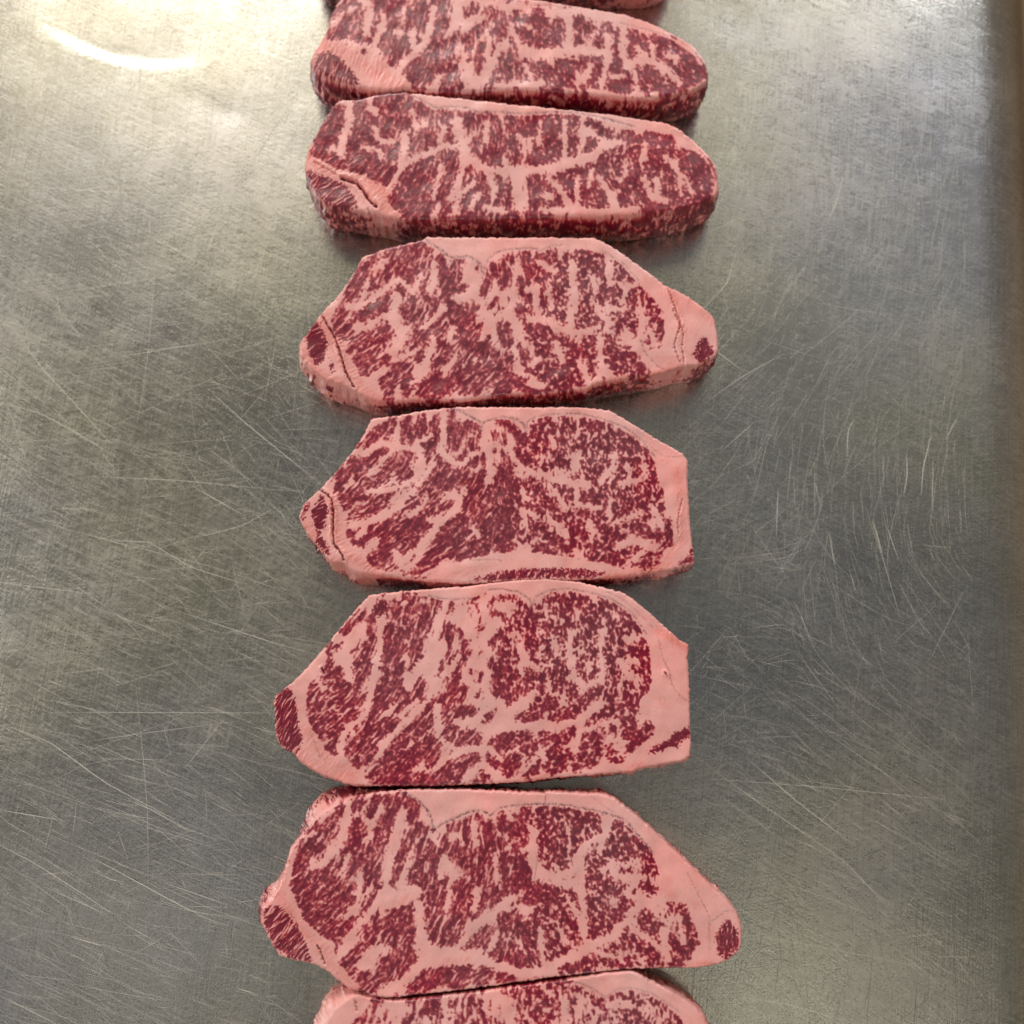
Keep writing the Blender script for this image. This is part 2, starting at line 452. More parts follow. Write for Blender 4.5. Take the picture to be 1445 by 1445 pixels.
# the long scratches that stand out one by one
def S(*p): return catmull(np.array(p, float).reshape(-1, 2), 24, closed=False)[0]
for p, wd in (
    ((985, 1070, 1060, 1125, 1190, 1215, 1270, 1300), .30), ((1052, 1068, 1130, 1135, 1215, 1200), .34), ((985, 1098, 1150, 1110, 1330, 1128), .22),
    ((1140, 1000, 1250, 1085, 1400, 1180), .22), ((1200, 1060, 1330, 1130, 1420, 1180), .18), ((1180, 1100, 1280, 1180, 1445, 1330), .22), ((1160, 1030, 1290, 1120), .18),
    ((1340, 1245, 1440, 1325), .25), ((985, 1400, 1100, 1415, 1210, 1445), .25), ((1010, 1312, 1150, 1335, 1330, 1370), .2), ((1105, 1245, 1230, 1290), .18),
    ((20, 465, 60, 520, 95, 558, 160, 630), .26), ((0, 568, 60, 585, 140, 630, 170, 650), .26), ((300, 555, 350, 600, 455, 685), .26), ((160, 505, 250, 490, 330, 478), .2),
    ((120, 672, 250, 678, 380, 690), .2), ((270, 760, 340, 742, 390, 715), .2), ((270, 685, 345, 728), .25), ((80, 718, 130, 718), .2), ((155, 762, 220, 766), .25), ((190, 752, 270, 800, 350, 825), .22),
    ((0, 822, 130, 838), .22), ((250, 862, 380, 905, 450, 925), .22), ((5, 1022, 70, 1048, 150, 1105, 250, 1158), .28), ((190, 1130, 270, 1175), .22),
    ((0, 1143, 90, 1158), .25), ((0, 1192, 60, 1225, 160, 1290), .28), ((130, 1210, 250, 1275, 310, 1305), .3), ((60, 1250, 150, 1290), .22), ((230, 1245, 330, 1280), .22),
    ((100, 1322, 145, 1335), .32), ((260, 1085, 318, 1012), .2), ((80, 1005, 385, 1006), .18), ((0, 1405, 80, 1445), .28), ((335, 1395, 360, 1402), .4), ((20, 262, 300, 280), .2), ((175, 315, 310, 385), .22),
    ((985, 335, 1060, 300), .3), ((988, 440, 1025, 400, 1040, 350), .4), ((990, 480, 1050, 525), .3), ((990, 572, 1050, 530, 1105, 500), .3), ((1020, 635, 1065, 595), .25), ((1165, 320, 1180, 285, 1190, 248), .4),
    ((1055, 195, 1070, 130), .25), ((1195, 645, 1197, 610, 1205, 590), .35), ((1300, 700, 1303, 660, 1315, 610), .4), ((1275, 700, 1280, 670, 1279, 640), .4), ((1170, 750, 1178, 800), .3), ((1232, 735, 1245, 780), .35), ((1250, 740, 1268, 790), .3),
    ((1095, 760, 1098, 690), .3), ((1315, 720, 1317, 650), .3), ((1335, 620, 1350, 590), .35), ((1355, 830, 1390, 865), .4), ((1230, 735, 1270, 870), .22)):
    lights.append((S(*p), wd*0.0009))
for p, wd in (((1068, 835, 1068, 862), .9), ((1127, 1180, 1180, 1240, 1235, 1300), .3), ((1110, 1120, 1090, 1210, 1075, 1290), .3), ((1258, 1100, 1262, 1250), .25), ((1219, 1208, 1240, 1200, 1250, 1198), .8),
    ((1143, 1030, 1140, 1060), .5), ((1262, 1058, 1270, 1080), .5), ((1000, 1010, 1010, 1045), .4), ((1125, 860, 1118, 920), .5), ((300, 700, 345, 830, 400, 930), .35), ((382, 700, 420, 800, 450, 880), .25),
    ((30, 250, 75, 130), .3), ((130, 350, 170, 285), .4), ((60, 455, 110, 330), .3), ((245, 330, 247, 350), .6), ((275, 372, 285, 350), .5), ((250, 730, 280, 650), .35), ((1050, 1290, 1075, 1200), .2), ((1290, 1445, 1293, 1395), .4), ((1371, 1340, 1362, 1380), .4)):
    darks.append((S(*p), wd*0.001))
ribbons('scratches', lights, SCR_LIGHT)
ribbons('dark_scratches', darks, SCR_DARK)

# ------------------------------------------------------------------ steaks
class Z:
    """coordinates read off an enlarged view of the photograph"""
    def __init__(s, x0, y0, k): s.a = (x0, y0, k)
    def __call__(s, *p):
        q = np.array(p, float).reshape(-1, 2)
        return [(s.a[0]+x/s.a[2], s.a[1]+y/s.a[2]) for x, y in q]

GROUP = 'raw marbled steaks in a row'

def build_steak(cfg):
    seed = cfg['seed']
    outline = cfg['outline']
    step = cfg.get('step', 1.25)
    P, per = catmull(outline, 400)
    n = int(per/step)
    P, per = catmull(outline, n)
    # ragged cut edge
    r = np.random.default_rng(seed)
    def pnoise(lo, hi, sd):
        return gnoise((8, n), per/n, lo, hi, sd)[4]
    T = np.roll(P, -1, 0)-np.roll(P, 1, 0); T /= np.linalg.norm(T, axis=1)[:, None]
    area2 = (P[:, 0]*np.roll(P[:, 1], -1)-np.roll(P[:, 0], -1)*P[:, 1]).sum()
    Nn = np.stack([T[:, 1], -T[:, 0]], 1)*(1 if area2 > 0 else -1)    # outward
    P = P + Nn*(pnoise(2.2, 8, seed+1)*0.04+pnoise(8, 40, seed+2)*0.4)[:, None]
    xmin, xmax = P[:, 0].min(), P[:, 0].max(); ymin, ymax = P[:, 1].min(), P[:, 1].max()
    mg = 14
    q = 0.9
    gx_ = np.arange(xmin-mg, xmax+mg, q); gy_ = np.arange(ymin-mg, ymax+mg, q)
    X, Y = np.meshgrid(gx_, gy_); shp = X.shape
    def samp(img, x, y): return bil(img, (x-gx_[0])/q, (y-gy_[0])/q)
    # muscle grain direction
    C = np.array(cfg['grain'], float)
    sw = np.zeros(shp); cw = np.zeros(shp)
    for (u, v, a) in C:
        wt = 1/((X-u)**2+(Y-v)**2+400)**1.5
        a2 = 2*math.radians(a); sw += wt*np.sin(a2); cw += wt*np.cos(a2)
    th = np.arctan2(sw, cw)/2 + gnoise(shp, q, 18, 60, seed+3)*0.16
    ca = np.cos(th); sa = -np.sin(th)
    # warped coordinates for everything traced
    k = cfg.get('warp', 2.2)
    WXn = X+gnoise(shp, q, 5, 22, seed+4)*k*0.7+gnoise(shp, q, 3, 9, seed+5)*0.6
    WYn = Y+gnoise(shp, q, 5, 22, seed+6)*k*0.7+gnoise(shp, q, 3, 9, seed+7)*0.6
    cs = cfg.get('clump', 1.0)
    # clumps of muscle fibre, small cells within, thin threads of fat
    ln = cfg.get('len', 30)
    side = sst(X, xmin+0.42*(xmax-xmin), xmin+0.62*(xmax-xmin))*cfg.get('cell', 1.0)     # rounder, smaller cells towards one end
    def mixf(lo1, hi1, l1, lo2, hi2, l2, sd):
        f = lic(gnoise(shp, q, lo1*cs, hi1*cs, sd), ca, sa, q, l1)*(1-side)+lic(gnoise(shp, q, lo2*cs, hi2*cs, sd+50), ca, sa, q, l2)*side
        return (f-f.mean())/f.std()
    mid = mixf(4.6, 13, ln*0.85, 4.2, 11, 9, seed+11)
    fine = mixf(1.9, 5.5, 10, 1.9, 5.0, 5, seed+12)
    thr = mixf(2.0, 6.0, 20, 2.0, 6.0, 9, seed+13)
    big = mixf(12, 32, ln*1.3, 8.0, 22, 20, seed+10)
    w1 = gnoise(shp, q, 6, 18, seed+40); w2 = gnoise(shp, q, 6, 18, seed+41); w3 = gnoise(shp, q, 2.2, 6, seed+42); w4 = gnoise(shp, q, 2.2, 6, seed+43)
    CX = X+2.4*w1+0.2*w3; CY = Y+2.4*w2+0.2*w4
    bl, vl = cells(CX, CY, ca, sa, 25*cs, 2.3, seed+44)
    br, vr_ = cells(CX, CY, ca, sa, 19*cs, 1.7, seed+45)
    sh = np.clip(side+0.25*mid*(side*(1-side)*4), 0, 1) > 0.5
    b1 = np.where(sh, br, bl); v1 = np.where(sh, vr_, vl)
    b2, v2 = cells(X+1.2*w1, Y+1.2*w2, ca, sa, 13.4*cs, np.where(sh, 2.0, 3.4), seed+46)
    slow = gnoise(shp, q, 28, 120, seed+14)
    lean = np.zeros(shp)+cfg.get('lean', 0.42)
    for (u, v, rad, dv) in cfg.get('leanspots', []):
        lean += dv*np.exp(-((X-u)**2+(Y-v)**2)/(rad*rad))
    chan = 1.9+0.8*gnoise(shp, q, 12, 50, seed+47)+np.where(v1 > 0.86, 5.0*(v1-0.86)/0.14, 0)
    cellf = np.clip((b1-chan)*0.30, -0.8, 0.8)
    noise_ = 0.33*mid
    rnd_ = cellf + noise_ + 0.26*big + lean + 0.10*slow
    if 'lean_clumps' in cfg:
        pd = np.full(shp, -60.0)
        for pts, wd in cfg['lean_clumps']:
            pd = np.maximum(pd, wd*0.5-seg_dist(CX*0.6+WXn*0.4, CY*0.6+WYn*0.4, pts))
        # the random pattern only fills where nothing was read off the photograph
        fb = sst(-pd, 9, 15)
        a = (np.clip((pd+cfg.get('grow', 3.5))*0.17, -0.8, 0.66) + noise_ + 0.10*cellf + 0.10*big + 0.5*(lean-0.42))*(1-fb)+(rnd_-0.1)*fb
    else:
        a = rnd_
    # traced seams of fat
    vd = np.full(shp, 40.0)
    wm = 1+0.3*gnoise(shp, q, 10, 40, seed+15)
    for pts, wd in cfg['veins']:
        d = seg_dist(WXn, WYn, pts)
        vd = np.minimum(vd, d-wd*0.40*wm)
    a = np.minimum(a, vd*0.22-0.1+0.12*mid)
    esd = poly_sdf(WXn*0.55+X*0.45, WYn*0.55+Y*0.45, cfg['eye'])
    osd = poly_sdf(X, Y, P[::4])                       # lean runs out over the rim where no fat borders it
    esd = esd+12*sst(7-osd, 0, 4)*sst(esd, -6, -1)
    a = np.minimum(a, (esd-cfg.get('margin', 1.5))*0.28+0.12*mid)
    meat = sst(a, -0.14, 0.48)*(0.82+0.18*v2)
    fray = (1+0.3*side)*np.clip(0.48+0.38*gnoise(shp, q, 5, 24, seed+18), 0.05, 0.95)
    thr2 = mixf(3.6, 11.0, 30, 3.2, 9.0, 13, seed+27)
    wth = np.clip(0.47-0.21*side+0.18*gnoise(shp, q, 6, 26, seed+19), 0.03, 0.75)      # threads of fat swell and thin out
    wb = cfg.get('thread', 0.14)-0.75+0.95*side+0.50*gnoise(shp, q, 7, 30, seed+28)
    thin = np.clip(sst(wb-b2, -0.6, 0.5)*(0.88+0.08*side), 0, 0.95)
    thin = np.maximum(thin, np.clip(np.exp(-(thr2/wth)**2)*(0.48+1.0*fray-0.8*side*fray)*(1-0.3*side), 0, 0.92))
    thin = np.maximum(thin, 0.45*fray*np.exp(-(thr/0.13)**2))
    meat = meat*(1-thin)
    meat *= 0.94+0.06*np.clip(fine, -1, 1)
    kf = np.fft.fftfreq(shp[0], q)[:, None]**2+np.fft.rfftfreq(shp[1], q)[None]**2
    soft = lambda im, sg: np.fft.irfft2(np.fft.rfft2(im)*np.exp(-2*(math.pi*sg)**2*kf), s=shp)
    meat = np.clip((soft(meat, 0.85)-0.45)*1.38+0.52, 0, 1)
    region = np.where(poly_sdf(X, Y, cfg['eye']) > 0, 1, 0)
    tone = np.zeros(shp)
    for i, (pts, dens) in enumerate(cfg.get('tips', [])):
        sd = poly_sdf(WXn, WYn, pts); sd0 = poly_sdf(X, Y, pts)
        at = np.minimum(0.30*sd, dens+0.5*mid+0.35*fine+0.25*big)
        mt = sst(at, -0.3, 0.7)*(1-0.55*np.exp(-(thr/0.15)**2))
        meat = np.maximum(meat, np.where(sd > -3, mt, 0))
        region = np.where(sd0 > -1, 2+i, region)
    for (pts, wd, val) in cfg.get('blobs', []):       # single traced flecks, val 1 lean / 0 fat
        d = seg_dist(WXn, WYn, pts)-wd*0.5
        f = sst(-d, -1.6, 1.2)
        meat = meat*(1-f)+f*np.clip(val*(0.85+0.12*mid), 0, 1)
    # ruddier fat between the side muscle and the eye, and in thin veils
    for (pts, wd, val) in cfg.get('ruddy', []):
        d = seg_dist(X, Y, pts)
        tone = np.maximum(tone, val*np.exp(-(d/(wd*0.5))**2)*(0.8+0.3*gnoise(shp, q, 3, 14, seed+20)))
    tone = np.clip(tone+0.12*np.clip(slow, 0, 2)+0.17*np.clip(gnoise(shp, q, 4, 20, seed+25), 0, 3)+0.07*lic(gnoise(shp, q, 1.5, 6, seed+26), ca, sa, q, 14), 0, 1)
    dark = np.zeros(shp)
    relief = np.zeros(shp)
    mod = np.clip(0.60+0.42*gnoise(shp, q, 5, 25, seed+21), 0.1, 1)
    for pts, wd, val in cfg.get('membrane', []):
        pp = catmull(np.array(pts), 40, closed=False)[0]
        d = seg_dist(X+0.35*(WXn-X), Y+0.35*(WYn-Y), pp)
        dark = np.maximum(dark, min(1, val*1.2)*mod*np.exp(-(d/(wd*1.35))**2))
        relief -= 0.00018*np.exp(-(d/(wd*1.3))**2)
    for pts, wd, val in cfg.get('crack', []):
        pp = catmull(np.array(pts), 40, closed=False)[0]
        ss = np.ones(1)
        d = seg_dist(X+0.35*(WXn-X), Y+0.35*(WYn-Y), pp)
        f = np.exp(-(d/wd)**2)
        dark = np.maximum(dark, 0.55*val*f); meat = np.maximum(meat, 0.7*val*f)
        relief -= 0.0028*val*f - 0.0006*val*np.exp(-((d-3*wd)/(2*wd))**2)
    relief += -0.00012*meat + 0.00022*gnoise(shp, q, 50, 160, seed+22) + 0.000008*gnoise(shp, q, 5, 16, seed+23)
    relief += 0.00010*tone*lic(gnoise(shp, q, 5, 18, seed+24), ca, sa, q, 20)
    # ---- mesh: rings from a spine to the outline, then down the side
    u = (P[:, 0]-xmin)/(xmax-xmin)
    hh = (ymax-ymin)
    sx = xmin+hh*0.33+u*(xmax-xmin-hh*0.66)
    xs = np.linspace(xmin+2, xmax-2, 60)
    ymid = []
    for xx in xs:
        c = np.abs(P[:, 0]-xx) < 12
        ymid.append((P[c, 1].max()+P[c, 1].min())/2)
    ymid = np.convolve(np.pad(np.array(ymid), 8, 'edge'), np.ones(17)/17, 'valid')
    sy = np.interp(sx, xs, ymid)
    half = np.percentile(np.hypot(P[:, 0]-sx, P[:, 1]-sy), 70)
    nr = int(half/step)
    rr = np.linspace(0, 1, nr)
    RXp = sx[None, :]+(P[:, 0]-sx)[None, :]*rr[:, None]
    RYp = sy[None, :]+(P[:, 1]-sy)[None, :]*rr[:, None]
    edge = (1-rr)[:, None]*np.hypot(P[:, 0]-sx, P[:, 1]-sy)[None, :]
    rnd = 4.5; drop = 0.0013
    ee = np.clip((rnd-edge)/rnd, 0, 1)
    zt = TOP + samp(relief, RXp, RYp) - drop*(1-np.sqrt(np.clip(1-ee*ee, 0, 1)))
    m_t = samp(meat, RXp, RYp); d_t = samp(dark, RXp, RYp); t_t = samp(tone, RXp, RYp)
    wx, wy = unproj(RXp, RYp, TOP)
    reg_t = region[np.clip(np.rint((RYp-gy_[0])/q).astype(int), 0, shp[0]-1), np.clip(np.rint((RXp-gx_[0])/q).astype(int), 0, shp[1]-1)].astype(float)
    # side wall
    nl = 18
    hs = np.linspace(0, 1, nl+1)[1:]
    Q = P-Nn*5
    lean_i = np.where(poly_sdf(Q[:, 0][None], Q[:, 1][None], cfg['eye'])[0] > -2, 1.0, 0.0)
    for pts, dens in cfg.get('tips', []):
        lean_i = np.maximum(lean_i, np.where(poly_sdf(Q[:, 0][None], Q[:, 1][None], pts)[0] > -5, 1.0, 0.0))
    ker = np.hanning(int(24/step)); ker /= ker.sum()
    lean_s = np.convolve(np.pad(lean_i, len(ker)//2, 'wrap'), ker, 'valid')[:n]
    # world normal (image y is down)
    bx, by = unproj(P[:, 0], P[:, 1], TOP)
    tx = np.roll(bx, -2)-np.roll(bx, 2); ty = np.roll(by, -2)-np.roll(by, 2)
    L = np.hypot(tx, ty)+1e-12
    onx, ony = ty/L, -tx/L
    if (onx*(bx-bx.mean())+ony*(by-by.mean())).mean() < 0: onx, ony = -onx, -ony
    ker2 = np.hanning(int(16/step)+3); ker2 /= ker2.sum()
    def smw(v): return np.convolve(np.pad(v, len(ker2)//2, 'wrap'), ker2, 'valid')[:n]
    onx, ony = smw(onx), smw(ony); L = np.hypot(onx, ony)+1e-9; onx /= L; ony /= L
    flare = np.zeros(n)
    for (fu, fv, rad, amt) in cfg.get('flare', []):
        flare += amt*np.exp(-((P[:, 0]-fu)**2+(P[:, 1]-fv)**2)/(rad*rad))
    sn1 = gnoise((96, n), step, 5, 18, seed+30); sn2 = gnoise((96, n), step, 20, 70, seed+31); sn3 = gnoise((96, n), step, 2.5, 8, seed+32)
    sv = np.zeros((nl, n)); rows = []
    for jx, h in enumerate(hs):
        row = int(4+h*40)
        shift = int(h*14/step)
        f1 = np.roll(sn1[int(4+h*26/step)], shift); f2 = sn2[int(4+h*60/step)]; f3 = np.roll(sn3[int(4+h*26/step)], shift)
        bulge = 0.0009*math.sin(math.pi*min(1, h*1.05))*(1+0.6*f2)+0.00005*f1*math.sin(math.pi*h)+flare*math.sin(math.pi*0.5*min(1, h*1.6))*(1 if h < 0.85 else 1-(h-0.85)*1.2)
        bulge = bulge-0.0010*max(0, (h-0.85)/0.15)
        z = (TOP-drop)*(1-h)+0.0003
        rows.append((bx+onx*bulge, by+ony*bulge, np.full(n, z)))
        leanv = 0.72+0.55*f1+0.55*f2+0.25*f3
        fatv = -0.75+0.55*f1+0.45*f2
        v = leanv*lean_s+fatv*(1-lean_s)
        sv[jx] = sst(v, -0.3, 0.9)
        if h < 0.2:                               # blend from the cut face over the rim
            b_ = h/0.2; sv[jx] = sv[jx]*b_+m_t[-1]*(1-b_)
    VX = np.vstack([wx]+[r_[0][None] for r_ in rows]); VY = np.vstack([wy]+[r_[1][None] for r_ in rows]); VZ = np.vstack([zt]+[r_[2][None] for r_ in rows])
    MM = np.vstack([m_t, sv]); DD = np.vstack([d_t, np.zeros((nl, n))]); TT = np.vstack([t_t, np.repeat(np.clip(0.35+0.25*sn2[10], 0, 1)[None], nl, 0)])
    REG = np.vstack([reg_t, np.repeat(reg_t[-4][None], nl, 0)])
    RR = nr+nl
    idx = np.arange(RR*n).reshape(RR, n)
    i2 = np.roll(idx, -1, 1)
    faces = np.stack([idx[:-1], idx[1:], i2[1:], i2[:-1]], -1)
    # orientation check
    freg = np.rint(np.clip(REG[:-1], 0, 9)).astype(int)
    # smooth the label ring-wise: nearest label at face corner is enough
    verts = np.stack([VX, VY, VZ], -1).reshape(-1, 3)
    faces = faces.reshape(-1, 4); freg = freg.ravel()
    v0, v1, v2 = verts[faces[n*(nr//2), 0]], verts[faces[n*(nr//2), 1]], verts[faces[n*(nr//2), 2]]
    if np.cross(v1-v0, v2-v0)[2] < 0: faces = faces[:, ::-1]
    attrs = dict(meat=MM.ravel(), dark=DD.ravel(), tone=TT.ravel())
    cx, cy = verts[:, 0].mean(), verts[:, 1].mean()
    root = bpy.data.objects.new('steak', None); col.objects.link(root)
    root.location = (cx, cy, 0)
    tag(root, cfg['label'], 'steak', GROUP)
    verts = verts-np.array([cx, cy, 0])
    names = {0: ('fat_cap', 'smooth pale pink fat'), 1: ('eye_muscle', 'dark red lean laced with pink marbling')}
    for g in np.unique(freg):
        sel = faces[freg == g]
        if len(sel) < 30: continue
        used, inv = np.unique(sel, return_inverse=True)
        nm, lb = names.get(int(g), ('side_muscle', 'small dark red muscle set in fat'))
        if int(g) >= 2: nm = cfg.get('tipnames', ['side_muscle']*9)[int(g)-2]
        o = mesh_obj(nm, verts[used], inv.reshape(-1, 4), FLESH, root, {k_: v_[used] for k_, v_ in attrs.items()})
        o['label'] = lb if int(g) < 2 else 'small dark red muscle set in fat'
    return root

STEAKS = []
def strokes(*parts):
    """clumps of lean read off the photograph: (view, ((width, x, y, x, y ...), ...)) -> [(points, width)]"""
    o = []
    for z, lst in parts:
        for st in lst:
            p = z(*st[1:])
            if len(p) == 1: p = p+[(p[0][0]+1, p[0][1]+1)]
            o.append((p, st[0]/z.a[2]))
    return o
# --- the broad steak with the grey spot (photo rows 815-1110)
L = Z(380, 810, 4.817); R = Z(690, 810, 4.817)
STEAKS.append(dict(seed=500, label='broad marbled steak with small grey corner spot and dark wing-shaped muscle in fat end',
 outline=L(25,870, 50,820, 140,750, 250,640, 380,490, 520,320, 650,170, 690,140, 900,115, 1150,95, 1390,75)+R(100,45, 250,35, 400,30, 600,50, 800,95, 920,130, 1010,190, 1180,340, 1320,462, 1360,482, 1352,560, 1358,620, 1365,800, 1368,1000, 1375,1150, 1365,1240, 1330,1265, 1200,1290, 1040,1320, 980,1340, 700,1365, 450,1385, 200,1415, 0,1425)+L(1200,1437, 900,1440, 560,1435, 480,1410, 330,1355, 200,1270, 170,1225, 80,1175, 40,1090, 35,950),
 eye=L(235,880, 260,740, 370,620, 390,480, 480,400, 560,310, 640,230, 690,190, 780,150, 920,130, 1080,145, 1200,175, 1390,150)+R(0,105, 100,105, 200,125, 260,160, 295,200, 330,150, 420,112, 550,103, 700,130, 850,180, 980,275, 1050,385, 1100,500, 1115,680, 1100,800, 1035,860, 1035,930, 1100,980, 1135,1030, 1130,1100, 1000,1200, 930,1290, 700,1330, 450,1370, 200,1400, 0,1412)+L(1200,1425, 800,1435, 640,1400, 620,1350, 560,1320, 500,1240, 440,1250, 370,1200, 340,1140, 280,1050, 235,950),
 tips=[(L(60,800, 120,765, 165,800, 190,900, 200,1040, 230,1130, 200,1210, 130,1215, 60,1150, 30,1000, 35,870), 0.75), (R(1070,1230, 1110,1175, 1210,1135, 1250,1085, 1355,1035, 1368,1060, 1365,1105, 1290,1150, 1300,1200, 1240,1175, 1150,1215), 1.2), (L(700,230, 760,170, 810,190, 800,260, 740,295, 710,270), 1.3)],
 tipnames=['side_muscle', 'end_muscle', 'grey_gristle_spot'],
 lean_clumps=strokes((L, ((60,510,380,620,280),(35,410,470,400,600),(30,460,500,500,490),(30,570,430,560,510),(150,430,690,450,700),(60,690,290,690,460,640,560),(70,700,440,650,540,590,650),(70,670,640,600,740,500,800,380,880),(110,280,800,300,950),(80,330,860,480,830),(70,640,830,500,900),(90,300,960,360,1090),(70,420,960,470,1050,400,1090),(50,580,950,460,1040),(60,460,1120,430,1220,390,1190),(90,900,270,850,380,800,500,780,610),(60,950,330,930,470,850,560),(50,1030,220,1020,430),(60,1030,430,980,520),(50,1020,540,980,650),(40,1090,250,1080,360),(35,1150,420,1130,460),(60,1140,170,1120,230),(60,1220,360,1210,500,1150,600,1120,700),(50,1300,400,1330,460),(70,1330,540,1260,620),(110,860,640,830,760,780,860),(50,900,650,750,760,710,820),(80,930,800,920,900,900,960),(60,1030,740,1020,820,960,880),(70,760,880,690,930),(60,720,960,610,1050),(100,880,1010,760,1050,640,1120,560,1200),(110,560,1160,560,1300),(60,700,1180,640,1280),(90,1120,830,1060,920,1000,1040),(60,1090,1000,1000,1100),(90,920,1080,850,1200,760,1290),(100,1100,1140,1000,1230,850,1330,700,1400),(60,1130,1180,1100,1300),(90,1260,700,1230,800,1180,900),(50,1320,780,1280,880),(50,1170,950,1200,990),(60,1280,940,1380,930),(100,1240,1080,1300,1120,1390,1110),(60,1250,1240,1200,1330,1100,1380),(80,1390,1250,1300,1310,1250,1350),(90,700,1400,1000,1400,1250,1400),(30,920,150,1060,150),(40,850,200,830,280),(50,980,170,960,250))),
  (R, ((25,10,210,60,165,150,160,230,210),(30,30,260,120,300),(45,190,260,200,370),(30,130,320,140,370),(70,270,260,280,360),(60,330,240,350,330),(40,30,420,20,460),(40,80,400,120,470),(50,70,520,110,550),(40,190,500,190,590),(30,210,420,200,440),(60,280,420,280,490),(60,310,490,330,580,370,620),(50,370,450,390,520),(60,410,340,440,430),(60,490,350,500,440,530,540),(50,450,510,440,590),(80,490,620,510,650),(40,590,440,575,520),(40,400,180,450,155),(40,430,230,440,260),(70,520,170,510,270),(60,600,160,560,230),(50,540,320,580,350),(60,660,180,640,250),(70,660,290,660,460),(60,690,500,720,560),(55,720,230,730,340,740,420),(60,770,190,810,270),(60,860,220,940,270,1000,340),(80,950,300,940,400),(70,830,330,870,390),(60,820,430,900,460),(90,1030,400,1070,520,1090,640,1090,740),(60,960,520,1050,540),(80,820,530,830,600,880,560),(50,640,570,610,640,640,700),(40,730,640,700,700),(90,850,650,840,740),(40,960,640,1010,660),(60,950,740,940,810,960,900),(60,1060,770,1020,830),(80,830,830,880,880),(60,980,910,1010,920),(60,30,600,60,680,50,800),(70,100,600,120,700,110,820),(40,160,660,170,700),(40,270,660,290,720,260,820),(35,240,720,190,800,140,890),(60,350,700,350,820,320,900),(70,380,860,330,960,220,990),(60,440,680,470,780),(40,520,720,560,800),(60,440,870,430,970),(60,510,940,490,1000),(50,590,780,560,850),(70,740,790,650,870,580,950),(80,810,920,740,960,700,1000),(60,850,940,900,930),(60,560,1060,580,1090),(110,60,1150,140,1120),(90,240,1110,260,1180),(40,370,1090,340,1170),(70,440,1110,410,1180),(60,520,1110,470,1150),(60,680,1060,640,1130),(100,650,1150,720,1200),(50,800,1050,850,1060),(100,950,1010,960,1080),(80,1090,1040,1040,1130,960,1200),(90,730,1120,700,1270),(90,840,1210,900,1260),(90,30,1250,80,1280),(90,170,1260,140,1330),(60,310,1230,290,1310),(90,440,1240,520,1240),(80,500,1290,430,1310),(70,620,1260,600,1310),(60,260,1360,340,1310)))),
 veins=[(L(600,380, 540,480, 470,570, 540,620, 540,700), 13), (L(760,400, 735,560, 720,680, 690,820), 8), (L(690,820, 655,960, 560,1030, 500,1110, 480,1200), 8), (L(1130,420, 1100,540, 1020,640, 960,700, 950,760), 13), (L(1180,480, 1090,690, 1150,770, 1100,800), 15), (L(1290,560, 1200,690), 7),
  (L(1130,790, 980,960, 890,1030, 820,1120, 730,1240), 6), (L(1010,860, 890,970), 5), (L(1140,900, 1145,1010, 1150,1090), 8), (R(80,1260, 0,1180)+L(1300,1200, 1180,1280, 1100,1340), 6),
  (R(0,1060, 200,1035, 500,1025, 620,1000, 700,930, 770,880), 10), (R(80,1000, 110,930, 240,870, 310,800), 9), (R(0,1080, 110,990), 18), (R(200,400, 205,500, 230,600, 340,650), 6), (R(560,400, 545,560, 570,680, 620,740), 9), (R(770,380, 765,480, 740,480), 6), (R(450,440, 460,560), 6), (R(770,560, 760,740), 6), (R(930,440, 1010,430), 8), (R(890,600, 930,640, 960,700), 9), (R(330,560, 350,520), 6), (R(600,1150, 620,1020), 6), (R(870,1180, 930,1240), 8), (R(640,1070, 800,1010), 5), (L(1300,250, 1360,400), 16), (R(60,210, 130,250), 12), (R(0,420, 60,350), 8), (L(640,350, 660,440), 7), (R(380,1180, 250,1330), 5)],
 blobs=[],
 ruddy=[(L(200,1250, 330,1330, 480,1390), 26, 0.9), (L(260,1080, 340,1200, 430,1300, 560,1380), 24, 0.7), (R(1150,380, 1350,500), 14, 0.9), (R(1040,1300, 950,1330), 12, 0.8), (R(400,1360, 200,1400), 8, 0.7), (L(40,850, 35,1100), 8, 0.9)],
 membrane=[(R(0,105, 100,105, 200,125, 260,160, 295,205, 280,240), 1.0, 0.75), (R(290,215, 330,150, 420,112, 550,103, 700,130, 850,180, 980,275, 1070,410), 0.9, 0.6), (L(1080,148, 1200,172, 1300,172, 1390,165), 1.0, 0.5), (R(1150,430, 1180,560, 1220,650, 1250,760, 1300,830, 1360,870), 0.8, 0.45), (R(800,120, 900,170, 1000,250, 1120,370), 0.7, 0.35), (L(290,1100, 340,1230, 350,1250), 0.8, 0.45)],
 crack=[(R(1195,670, 1215,690), 0.9, 0.8), (L(360,640, 375,680), 0.9, 0.7)],
 grain=[(400,1000,62),(440,960,45),(470,1010,36),(530,950,62),(560,870,72),(520,1050,48),(600,1040,50),(620,960,58),(640,880,78),(700,960,75),(720,1010,50),(760,900,95),(800,960,92),(860,900,100),(900,940,110),(830,1010,55),(880,1040,50),(760,1070,40),(650,1080,35)],
 leanspots=[(570,1080,60,0.35),(430,1000,40,0.25),(740,930,40,0.2),(860,860,50,0.1),(720,850,25,-0.3)], flare=[]))
